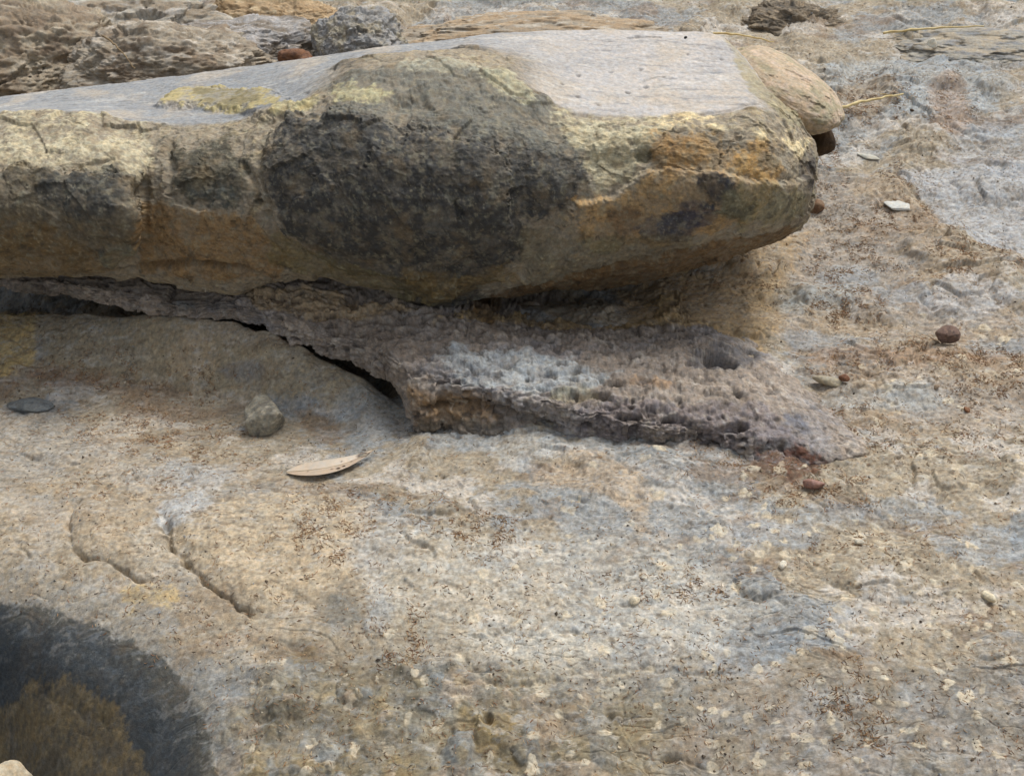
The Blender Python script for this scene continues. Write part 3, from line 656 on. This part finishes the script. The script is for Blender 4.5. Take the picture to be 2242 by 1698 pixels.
lp.col(ell(1720,920,30,14,30), rgb(104,110,124), .7, ax=(0, 1)); lp.col(ell(1400,825,50,9), rgb(166,134,98), .6, ax=(0, 1))
lp.C = lp.C*(1+.36*lp.wc+.20*lp.wb)[:, None]
lk = f3(P3, 75, 4, 671, .7); lp.C = mixc(lp.C, sst(.15, .5, lk)*.6, rgb(82,76,68)); lp.C = mixc(lp.C, sst(.15, .5, -lk)*.35, rgb(196,190,176))
rough_ = .75+.35*sst(-.15, .25, f3(P3, 5, 2, 611))
bk_, bki = w3(P3+.014*np.stack([lp.wb, lp.wa, -lp.wb], 1), 27, 67); bk2, bki2 = w3(P3+.006*np.stack([lp.wc, lp.wb, -lp.wc], 1), 60, 77)
lp.D += .008*(bki-.5)+.0045*(bki2-.5)
lp.D += .009*lp.wa+.0045*lp.wb+rough_*(.0048*f3(P3, 26, 4, 621, .62)+.0015*f3(P3, 48, 4, 631, .6, ridge=True)+.0016*f3(P3, 120, 3, 641, .6))
va, vi = w3(P3, 46, 27); lp.D -= .008*(1-sst(.08, .30, va+.25*lp.wc))*(vi > .72)*rough_; lp.C = mixc(lp.C, (1-sst(.08, .26, va+.25*lp.wc))*(vi > .72)*.6, rgb(74,68,66))
vb, _ = w3(P3, 90, 37); pn_ = f3(P3, 44, 4, 681, .6); lp.D -= .0055*sst(.16, .42, pn_); lp.C = mixc(lp.C, sst(.2, .5, pn_)*.6, rgb(78,72,70))
vc_, vci = w3(P3+.02*np.stack([lp.wb, lp.wa, lp.wb], 1), 24, 47); lp.D -= .010*(1-sst(.08, .30, vc_))*(vci > .62); lp.C = mixc(lp.C, (1-sst(.08, .3, vc_))*(vci > .62)*.5, rgb(84,78,72))
q3 = (f3(P3*np.array([.6, 1, 2.2]), 12, 3, 651)+1.5)*4; lp.D += .006*(np.floor(q3)+sst(.7, 1, q3-np.floor(q3))-q3)*(lx_ < .28)
lp.relief(ell(1555,778,36,13,12), -.06, .006, .006, (0, 1)); lp.col(ell(1560,782,34,11,12), rgb(44,42,44), 1, ax=(0, 1), soft=.006, warp=.006); lp.relief(ell(1240,852,70,9), -.008, .006, .004, (0, 1))
lp.relief(ell(770,650,30,10), -.010, .006, .006, (0, 1)); lp.relief(ell(860,690,60,8), -.010, .006, .006, (0, 1)); lp.relief(ell(700,682,60,8), -.009, .006, .006, (0, 1))
lp.relief(ell(1140,740,26,8), -.014, .005, .004, (0, 1)); lp.relief(ell(1355,905,22,8), -.016, .005, .004, (0, 1)); lp.relief(ell(1455,905,26,8), -.015, .005, .004, (0, 1)); lp.relief(ell(1585,925,30,8,-10), -.018, .005, .004, (0, 1))
lp.groove([(890,880),(980,872),(1060,885),(1130,905),(1220,935)], .016, .006, (0, 2)); lp.groove([(1480,958),(1560,935),(1640,918)], .008, .005, (0, 1))
rimfade = 1-.75*sst(1500, 1800, np.repeat(nl[None, :], lsh[0], 0).ravel())
LP2 = LP+LN*(lp.D*(.2+.8*rimfade))[:, None]
M_ledge = rock_mat('pitted_ledge_rock', .92, .7, 1, .38)
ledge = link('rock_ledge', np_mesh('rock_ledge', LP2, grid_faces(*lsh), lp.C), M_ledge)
tag(ledge, 'rough pitted grey and tan rock ledge with ragged rim, lying below the big slab', 'rock ledge')
print('ledge', time.time()-T0)

# ------------------------------------------------------------------ free rocks and stones
_ico = {}
def ico(n):
    if n in _ico: return _ico[n]
    import bmesh
    bm = bmesh.new(); bmesh.ops.create_icosphere(bm, subdivisions=n, radius=1)
    V = np.array([v.co[:] for v in bm.verts]); F = np.array([[v.index for v in f.verts] for f in bm.faces]); bm.free()
    _ico[n] = (V/np.linalg.norm(V, axis=1)[:, None], F); return _ico[n]
def stone(name, loc, size, seed, colors, mat, rotz=0, cuts=9, n=5, rough=.06, tilt=0, label=None, cat='stone', group=None, soft=9, fr=1.0, an=1.0):
    V, F = ico(n); rg = np.random.default_rng(seed)
    nn = rg.normal(size=(cuts, 3)); nn /= np.linalg.norm(nn, axis=1)[:, None]; cuts = cuts+(6 if n < 6 else 0); nn = rg.normal(size=(cuts, 3)); nn /= np.linalg.norm(nn, axis=1)[:, None]; dd = rg.uniform(.55, .85, cuts) if n < 6 else rg.uniform(.62, .95, cuts)
    k = np.maximum(V@nn.T, 1e-3)/dd; r = 1/(np.sum(k**soft, 1)+1)**(1/soft)
    P = V*r[:, None]; off = rg.uniform(-9, 9, 3)
    W = (P+off)*np.array([1/math.sqrt(an), 1, an]); a = f3(W, 1.6*fr, 4, seed); b = f3(W, 5*fr, 5, seed+9, .65); W_ = W+.12*b[:, None]; vf, vi_ = w3(W_, 2.6*fr, seed+1); a = a+(.9*(vi_-.5) if n > 6 else 0)
    P = P*(1+rough*1.6*a+rough*b)[:, None]
    c = np.repeat(np.asarray(colors[0])[None, :], len(P), 0)
    if len(colors) > 1: c = mixc(c, sst(-.15, .35, f3(P+off, 2.2*fr, 4, seed+3)), colors[1])
    if len(colors) > 2: c = mixc(c, sst(.1, .4, f3(P+off, 4*fr, 4, seed+5))*.8, colors[2])
    c = c*(1+.3*b)[:, None]
    P = P*np.array(size)
    if tilt: ct, s_ = math.cos(tilt), math.sin(tilt); P = np.stack([P[:, 0]*ct+P[:, 2]*s_, P[:, 1], -P[:, 0]*s_+P[:, 2]*ct], -1)
    o = link(name, np_mesh(name, P, F, c), mat); o.location = loc; o.rotation_euler = (0, 0, rotz)
    if label: tag(o, label, cat, group)
    if n >= 7: cz, sz_ = math.cos(rotz), math.sin(rotz); ROCKS.append(np.stack([P[:, 0]*cz-P[:, 1]*sz_, P[:, 0]*sz_+P[:, 1]*cz, P[:, 2]], -1)+np.asarray(loc))
    return o
M_stone = rock_mat('loose_stone', .85, .5, 1.5, .3); M_pale = rock_mat('pale_stone', .7, .3, 1.5, .12)
ROCKS = []
def surf_rock(u, v):
    best = None
    for Q in ROCKS:
        pu, pv, pz = proj(Q); m = np.nonzero((np.abs(pu-u) < 9) & (np.abs(pv-v) < 5))[0]
        if len(m) and (best is None or pz[m].min() < best[0]): best = (pz[m].min(), Q[m[np.argmin(pz[m])]])
    g = surf(u, v); return g if best is None or proj(g[None])[2][0] < best[0] else best[1]
def surf(u, v, P=gP, idx=None):
    """point of the finished surface seen at u, v"""
    Q = P[gcore] if P is gP else P
    if not hasattr(surf, 'c'): surf.c = {}
    k = id(P)
    if k not in surf.c: surf.c[k] = (proj(Q), Q)
    (pu, pv, pz), Q = surf.c[k]
    m = np.nonzero((np.abs(pu-u) < 6) & (np.abs(pv-v) < 6))[0]
    if len(m) == 0: return unpG(u, v)[0]
    return Q[m[np.argmin(pz[m])]]
# grey-tan angular stone
p = surf(572, 935); stone('stone', p+[0, .022, .020], (.046, .038, .046), 23, [rgb(150,145,130), rgb(118,114,104), rgb(180,173,156)], M_stone, .4, 7, 5, .04, .2, 'rounded grey-tan angular stone, size of a fist, lying above the fallen leaf', fr=1.2, soft=26)
p = surf(2040, 738); stone('stone', p+[0, .012, .012], (.026, .020, .018), 5, [rgb(118,96,86), rgb(98,80,72), rgb(136,116,102)], M_stone, .2, 8, 5, .04, 0, 'dark reddish-brown angular stone alone on the pale rock at right', soft=14)
p = surf(1783, 834); stone('pebble', p+[0, .010, .008], (.027, .013, .010), 31, [rgb(176,166,142), rgb(158,150,134)], M_stone, -.35, 6, 4, .04, 0, 'pale cream oval pebble touching a tiny brown one', 'pebble')
p = surf(1819, 822); stone('pebble', p+[0, .007, .006], (.011, .009, .009), 41, [rgb(120,84,64), rgb(140,100,76)], M_stone, 0, 8, 4, .05, 0, 'tiny rust-brown pebble at the right end of the pale oval pebble', 'pebble')
p = surf(1752, 1056); stone('pebble', p+[0, .008, .008], (.020, .013, .010), 51, [rgb(158,124,112), rgb(136,104,92)], M_stone, -.2, 8, 4, .05, 0, 'pinkish-red pebble just below the rusty tip of the ledge', 'pebble')
p = surf(1765, 462); stone('stone', p+[-.004, .02, .010], (.026, .022, .018), 71, [rgb(112,84,62), rgb(134,112,88)], M_stone, 0, 8, 4, .06, 0, 'small dark brown stone wedged under the right end of the big slab')
p = surf(36, 1668); stone('stone', unpY(30, 1690, -.72)+[0, 0, -.0], (.035, .03, .03), 81, [rgb(196,184,160), rgb(176,160,134)], M_stone, 0, 8, 4, .06, 0, 'pale stone peeking in at the bottom left corner')
for i, (u, v, s, cc, lb) in enumerate([
    (1975,236,.007,(92,76,60),'tiny dark pebble among brown needles right of the long straw'),
    (2028,838,.009,(150,130,108),'small tan pebble on needle litter below the reddish stone'),
    (2085,885,.009,(134,96,70),'small rusty pebble low on the right-hand litter band'),
    (1850,1172,.009,(208,200,182),'little off-white pebble below the rusty end of the ledge'),
    (1690,1222,.009,(222,214,196),'bright cream pebble above the curved crack in the lower rock'),
    (2136,1296,.013,(220,208,180),'largest cream chip at the lower right, standing proud of the rock'),
    (1368,1300,.010,(214,202,176),'pale cream chip on the light patch in the lower middle'),
    (1485,78,.005,(30,28,26),'tiny black pebble on the far rim of the pale slab top')]):
    p = surf(u, v) if i < 7 else surf(u, v, BP2)
    stone('pebble', p+[0, s*.5, s*.35], (s, s*.8, s*.6), 400+i, [rgb(*cc), rgb(*cc)*.85], M_stone, i, 8, 3, .05, 0, lb, 'pebble', 'small loose pebbles on the rock')

# the pink rounded lobe of rock behind the slab's right end
def rock3(name, c, size, seed, colors, label, rotz=0, n=7, rough=.06, cuts=8, soft=8, cat='rock', fr=1.0, mat=None, tilt=0, group=None, an=1.0):
    return stone(name, c, size, seed, colors, mat or M_stone2, rotz, cuts, n, rough, tilt, label, cat, group, soft, fr, an)
M_stone2 = rock_mat('weathered_rock', .88, .55, 1, .3)
c = unpY(1655, 158, .52); rock3('rock', c+[.0, .0, -.022], (.105, .21, .06), 113, [rgb(186,168,144), rgb(162,152,126), rgb(198,178,158)], 'pinkish rounded rock pressed against the right rear of the big slab', .42, 7, .022, 8, 18, fr=1.3, tilt=.26)
c = unpY(1772, 262, .43); rock3('rock', c+[0, .0, -.03], (.034, .05, .045), 127, [rgb(74,56,36), rgb(60,46,32)], 'small dark brown rock added to darken the shaded hollow under the pinkish rock', .2, 5, .05, 8, 8)  # added rock; its dark brown stands in for the shade of the hollow
# crumbling bank behind the slab at upper left, one lumpy rock after another
bank = [(60,95,1.02,(.30,.22,.17),201,[(146,126,100),(172,157,130),(117,97,75)],'brown crumbling rock at the top left edge behind the slab'),
        (330,120,.86,(.25,.16,.11),211,[(163,148,126),(139,119,95),(188,177,159)],'low layered grey-brown rock in front of the crumbling bank'),
        (300,50,1.20,(.34,.22,.14),221,[(172,163,146),(152,135,111),(190,183,172)],'broad grey rock topping the bank at upper left'),
        (520,75,1.02,(.20,.15,.10),231,[(157,152,148),(130,117,100),(183,177,170)],'dull blue-grey ledge rock left of the orange stones'),
        (760,72,.95,(.125,.12,.105),244,[(152,150,148),(168,157,130),(126,122,115)],'upright lumpy blue-grey rock behind the slab'),
        (600,30,1.25,(.22,.14,.12),251,[(178,146,104),(177,141,95),(216,188,139)],'orange ochre rock behind the lumpy grey one'),
        (640,112,.78,(.05,.045,.028),261,[(141,91,58),(113,73,51)],'small rust-red stone in the gap behind the slab')]
for u, v, Yd, sz, sdn, cl, lb in bank:
    c = unpY(u, v, Yd); rock3('rock', c-[0, 0, sz[2]*.45], sz, sdn, [rgb(*[int(.30*sum(k)/3+.70*t) for t in k]) for k in cl], lb, 0, 7 if sz[0] > .06 else 5, .085, 10, 9, fr=1.5, an=1.25, group='rocks of the bank behind the slab')
# far right: low slab and dark mound
c = unpY(2110, 78, 1.34); rock3('rock', c-[0, 0, .045], (.42, .20, .07), 305, [rgb(156,152,142), rgb(166,154,134), rgb(134,136,138)], 'low flat grey rock at the top right beneath the long straw', .03, 7, .05, 12, 12, fr=2)
c = unpY(2230, 50, 1.5); rock3('rock', c-[0, 0, .04], (.20, .20, .12), 311, [rgb(150,146,136), rgb(132,136,140)], 'grey rock cut by the top right corner', .3, 7, .06, 8, 6, fr=2)
c = unpY(1725, 38, 1.40); rock3('rock', c-[0, 0, .05], (.20, .12, .085), 321, [rgb(112,102,88), rgb(146,132,112), rgb(88,84,78)], 'dark grey-brown mound of rock behind the pinkish one', .1, 7, .09, 8, 6, fr=2)
c = unpY(1150, 42, 1.35); rock3('rock', c-[0, 0, .07], (.55, .20, .08), 333, [rgb(166,146,120), rgb(150,140,124), rgb(184,176,162)], 'long low tan rock along the top behind the slab', 0, 7, .06, 10, 10, fr=2.2)
p = surf_rock(2000, 104); stone('shell_shard', p+[0, -.004, .017], (.021, .006, .015), 61, [rgb(236,230,214), rgb(222,212,190)], M_pale, .3, 7, 4, .03, .3, 'bright white chip of shell at the top right under the straw', 'shell', soft=14)
# flat pale flakes
p = surf(1940, 447); stone('rock_flake', p+[0, .006, .003], (.034, .024, .006), 343, [rgb(196,196,190)], M_pale, -.25, 9, 4, .05, 0, 'pale flat flake of rock lying right of the slab', 'stone', soft=14)
p = surf(1872, 338); stone('rock_flake', p+[0, .006, .003], (.030, .012, .005), 353, [rgb(186,184,172)], M_pale, -.75, 9, 4, .05, 0, 'thin pale sliver of rock slanting beside the slab end', 'stone', soft=14)
p = surf(52, 882); stone('stone', p+[0, .01, .004], (.045, .025, .013), 361, [rgb(122,126,126), rgb(100,104,104)], M_stone, 0, 8, 5, .05, 0, 'flat blue-grey stone at the left edge under the ledge', soft=10)

# ------------------------------------------------------------------ straws and the leaf
def plain(name, c, rough=.6, c2=None, sc=60):
    m = bpy.data.materials.new(name); m.use_nodes = True; t = m.node_tree; b = t.nodes['Principled BSDF']
    b.inputs['Roughness'].default_value = rough; b.inputs['Specular IOR Level'].default_value = .3
    n = t.nodes.new('ShaderNodeTexNoise'); n.inputs['Scale'].default_value = sc; n.inputs['Detail'].default_value = 5
    tc = t.nodes.new('ShaderNodeTexCoord'); t.links.new(tc.outputs['Object'], n.inputs['Vector'])
    rp = t.nodes.new('ShaderNodeValToRGB'); rp.color_ramp.elements[0].position = .35; rp.color_ramp.elements[1].position = .65
    rp.color_ramp.elements[0].color = (*c, 1); rp.color_ramp.elements[1].color = (*(c2 if c2 is not None else np.asarray(c)*.7), 1)
    t.links.new(n.outputs['Fac'], rp.inputs[0]); t.links.new(rp.outputs[0], b.inputs['Base Color']); return m
M_straw = plain('dry_straw', rgb(222,204,152), .6, rgb(190,166,112)); M_stem = plain('dry_stem', rgb(150,128,92), .7, rgb(116,96,68))
def tube(pts, rad, k=6):
    pts = np.array(pts, float); n = len(pts); V = []; 
    for i in range(n):
        t = pts[min(i+1, n-1)]-pts[max(i-1, 0)]; t /= np.linalg.norm(t)
        a = np.cross(t, [0, 0, 1]); a /= np.linalg.norm(a)+1e-9; b = np.cross(a, t)
        r = rad[i] if hasattr(rad, '__len__') else rad
        for j in range(k):
            q = 2*math.pi*j/k; V.append(pts[i]+a*r*math.cos(q)+b*r*math.sin(q))
    F = [(i*k+j, i*k+(j+1) % k, (i+1)*k+(j+1) % k, (i+1)*k+j) for i in range(n-1) for j in range(k)]
    return np.array(V), np.array(F)
def straw(name, A, B_, r, label, mat, sag=.004, cat='straw', kinks=14, r2=None):
    A = np.array(A); B_ = np.array(B_); rg = np.random.default_rng(int(abs(A[0]*1000))+3); P = []
    for i in range(kinks+1):
        t = i/kinks; q = A*(1-t)+B_*t; q = q+np.array([0, 0, sag*math.sin(math.pi*t)])+rg.normal(size=3)*r*.35; P.append(q)
    rad = np.linspace(r, r2 or r*.5, kinks+1); rad[kinks//3] *= 1.35
    P = np.array(P); c0 = P[0].copy(); V, F = tube(P-c0, rad)
    o = link(name, np_mesh(name, V, F), mat); o.location = c0; return tag(o, label, cat)
a = surf(1800, 262)+[0, 0, .035]; b = surf(1945, 208)+[0, 0, .012]
straw('straw', a, b, .0036, 'thick yellow straw sticking out from behind the pinkish rock', M_straw)
straw('straw', surf_rock(1905, 76)+[0, 0, .012], surf_rock(2120, 62)+[0, 0, .012], .0032, 'long thin straw stretched over the flat rock at the top right', M_straw)
straw('straw', unpY(1540, 72, .62), unpY(1672, 90, .62), .0022, 'thin straw across the far corner of the pale slab top', M_straw)
straw('dry_stem', unpY(222, 78, .80), unpY(292, 150, .66), .0020, 'thin bent dry stem leaning on the brown bank at upper left', M_stem, .01, 'stem')
straw('straw', surf(1905, 205)+[0, 0, .008], surf(1945, 212)+[0, 0, .004], .0012, 'short side shoot near the tip of the thick straw', M_straw)

# fallen gum leaf: pointed blade with two insect holes, a midrib and dark spots in its surface
def make_leaf():
    A = surf(622, 1018); B_ = surf(805, 975); L = np.linalg.norm((B_-A)[:2]); ang = math.atan2(B_[1]-A[1], B_[0]-A[0])
    n, m = 90, 21; V = []; C_ = []
    for i in range(n):
        t = i/(n-1); wdt = .026*(math.sin(math.pi*min(1, t*1.02)**.80)**.85 if t < .98 else .02)*(1-.35*t)*1.15+.0006
        for j in range(m):
            s = j/(m-1)*2-1; xx = t*L; cv = -.018*math.sin(math.pi*t)
            zz = .0025+.003*abs(s)*math.sin(math.pi*t)+.002*math.sin(5*t)+.003*t*t
            V.append((xx, s*wdt*.5*1.35+cv, zz))
            C_.append(rgb(198,184,166) if s > -.15 else rgb(188,170,150))
    V = np.array(V); C_ = np.array(C_); nz = f3(V, 60, 3, 7); C_ = C_*(1+.10*nz)[:, None]
    holes = []
    for (t, s, r_, kind) in [(.53,-.55,.0022,0),(.60,-.45,.0018,0),(.47,-.35,.0012,1),(.86,.1,.0040,0),(.22,-.2,.001,1),(.70,-.1,.0012,1),(.60,.4,.001,1)]:
        k = int(t*(n-1))*m+int((s+1)/2*(m-1)); d = np.hypot((V[:, 0]-V[k, 0])*(.45 if t > .8 else .8), V[:, 1]-V[k, 1])
        if kind == 0: holes.append(d < r_)
        C_ = mixc(C_, 1-sst(r_*.8, r_*1.8, d), rgb(70,50,36))
    F = grid_faces(n, m); kill = np.zeros(len(F), bool)
    for hm in holes: kill |= hm[F].all(1)
    me = np_mesh('leaf', V, F[~kill], C_)
    M = rock_mat('leaf_blade', .45, .12, 1, .08, .4); o = link('leaf', me, M); o.location = A+np.array([0, 0, .001]); o.rotation_euler = (0, 0, ang)
    so = o.modifiers.new('thick', 'SOLIDIFY'); so.thickness = .0006
    tag(o, 'fallen dry pinkish-cream gum leaf with small holes and a pointed tip', 'leaf')
    pr = [(t*L, -.018*math.sin(math.pi*t), .0034+.002*math.sin(5*t)+.003*t*t) for t in np.linspace(0, 1.04, 24)]
    Vt, Ft = tube(pr, np.linspace(.0007, .0004, 24)); link('midrib', np_mesh('midrib', Vt, Ft), plain('leaf_midrib', rgb(198,178,148), .6), o)
make_leaf()

# ------------------------------------------------------------------ litter: needles and grit nobody could count
def scatter_field(P, N, ids, n, dens):
    w_ = dens(P[ids]); c_ = np.cumsum(w_*1.0); pick = ids[np.searchsorted(c_, RNG.uniform(0, c_[-1], n)).clip(0, len(ids)-1)]
    J = RNG.normal(size=(n, 3))*.0022; J -= N[pick]*np.einsum('ij,ij->i', J, N[pick])[:, None]
    return P[pick]+J, N[pick]
def needles(P, N, ln, rad, colors, tilt=.25):
    n = len(P); th = RNG.uniform(0, 2*np.pi, n); t = np.stack([np.cos(th), np.sin(th), np.zeros(n)], -1)
    t -= N*np.einsum('ij,ij->i', t, N)[:, None]; t /= np.linalg.norm(t, axis=1)[:, None]; t += N*RNG.uniform(-tilt*.3, tilt, n)[:, None]
    L = (ln*RNG.uniform(.35, 1.3, n))[:, None]; r = (rad*RNG.uniform(.6, 1.3, n))[:, None]
    s = np.cross(t, N); s /= np.linalg.norm(s, axis=1)[:, None]; c = P+N*r*.8
    bend = s*L*RNG.uniform(-.15, .15, (n, 1))
    V = np.stack([c-t*L/2-s*r, c-t*L/2+s*r, c-t*L/2+N*r*1.5, c+bend-s*r, c+bend+s*r, c+bend+N*r*1.6, c+t*L/2-s*r*.6, c+t*L/2+s*r*.6, c+t*L/2+N*r], 1).reshape(-1, 3)
    f = np.array([(0,1,4,3),(1,2,5,4),(2,0,3,5),(3,4,7,6),(4,5,8,7),(5,3,6,8)])
    F = (np.arange(n)[:, None, None]*9+f[None]).reshape(-1, 4)
    ci = RNG.integers(0, len(colors), n); C_ = np.repeat(np.array(colors)[ci]*RNG.uniform(.7, 1.25, (n, 1)), 9, 0)
    return V, F, C_
def grit(P, N, rad, colors):
    n = len(P); o = np.array([(1,0,0),(0,1,0),(-1,0,0),(0,-1,0),(0,0,.8),(0,0,-.8)], float)
    r = (rad*RNG.lognormal(0, .4, n))[:, None, None]; V = (o[None]+RNG.normal(size=(n, 6, 3))*.28)*r+(P+N*rad*.3)[:, None]
    f = np.array([(0,1,4),(1,2,4),(2,3,4),(3,0,4),(1,0,5),(2,1,5),(3,2,5),(0,3,5)]); F = (np.arange(n)[:, None, None]*6+f[None]).reshape(-1, 3)
    ci = RNG.integers(0, len(colors), n); C_ = np.repeat(np.array(colors)[ci]*RNG.uniform(.75, 1.2, (n, 1)), 6, 0)
    return V.reshape(-1, 3), F, C_
litter_zones = [(ell(2000,780,260,40),1),(ell(1870,230,110,60),.9),(ell(2050,240,45,80),.8),(ell(1830,560,110,60),.8),(ell(2060,560,70,60,40),1),
                (ell(1760,360,60,80),.7),(ell(1830,670,70,25),3),(ell(1740,1060,120,50),1),(ell(1560,520+90,160,40),.3),(ell(1000,1150,120,30),1.2),(ell(700,1150,90,100),.8),
                (ell(250,820,200,26),1),(ell(350,930,200,50),.6),(ell(240,1040,120,30),.4),(ell(1500,1250,60,25),1),(ell(1420,1250,60,30),.8),(ell(1850,1500,60,90),.5),(ell(1900,1180,200,40),.4),
                (ell(1700,1000,100,40),.6),(ell(850,1090,90,20),.9),(ell(850,1400,60,40),.4),(ell(1960,430,50,80,-30),.8),(ell(1900,960,250,60),.4)]
litter_zones += [(ell(1800,300,60,50),.9),(ell(1900,480,120,40),.9),(ell(2150,820,120,60),.9),(ell(1800,900,120,40),.7),(ell(2100,950,140,30),.6),(ell(1650,600,60,40),.6),(ell(2150,560,60,24,35),1.2),(ell(1560,1000,80,20),.8),(ell(450,980,120,20),.8),(ell(930,1130,110,24),1)]
zp = [(gpts(a), k) for a, k in litter_zones]
def dens_n(Q):
    d = .06*np.ones(len(Q)); nz_ = f2(Q[:, 0], Q[:, 1], 10, 4, 77)
    for pl, k in zp: d = np.maximum(d, k*sst(-.05, .06, -sdpoly(Q[:, 0], Q[:, 1], pl)+.05*nz_))
    d *= sst(-.25, .5, f2(Q[:, 0], Q[:, 1], 34, 3, 78))
    a_, b_, _ = sdline(Q[:, 0], Q[:, 1], _rim); d *= sst(-.02, .06, np.where(b_ > 0, a_, -a_))
    dist = np.linalg.norm(Q-CAM, axis=1); return d*(Q[:, 1] > -.75)*(dist/1.5)**2
brs = [rgb(156,122,88), rgb(130,102,76), rgb(172,144,110), rgb(104,82,64), rgb(146,106,78), rgb(186,162,128)]
P_, N_ = scatter_field(gP, gN, gcore, 46000, dens_n)
M_lit = rock_mat('dry_litter', .8, .1, 1, .1)
V, F, C_ = needles(P_, N_, .0055, .00042, brs); lit = link('needle_litter', np_mesh('needle_litter', V, F, C_, False), M_lit)
tag(lit, 'brown dry needles strewn over the rock', 'litter', None, 'stuff')
def dens_g(Q):
    a_, b_, _ = sdline(Q[:, 0], Q[:, 1], _rim)
    return sst(-.02, .05, np.where(b_ > 0, a_, -a_))*(.25+sst(-.1, .5, f2(Q[:, 0], Q[:, 1], 9, 3, 79)))*(np.linalg.norm(Q-CAM, axis=1)/1.5)**2
P_, N_ = scatter_field(gP, gN, gcore, 9000, dens_g)
V, F, C_ = grit(P_, N_, .0011, [rgb(120,104,84), rgb(170,158,136), rgb(96,84,70), rgb(190,180,160), rgb(140,140,138), rgb(80,70,60)])
gr = link('grit', np_mesh('grit', V, F, C_, False), M_lit); tag(gr, 'fine grit and crumbs of rock strewn over the bedrock', 'grit', None, 'stuff')
print('done', time.time()-T0)
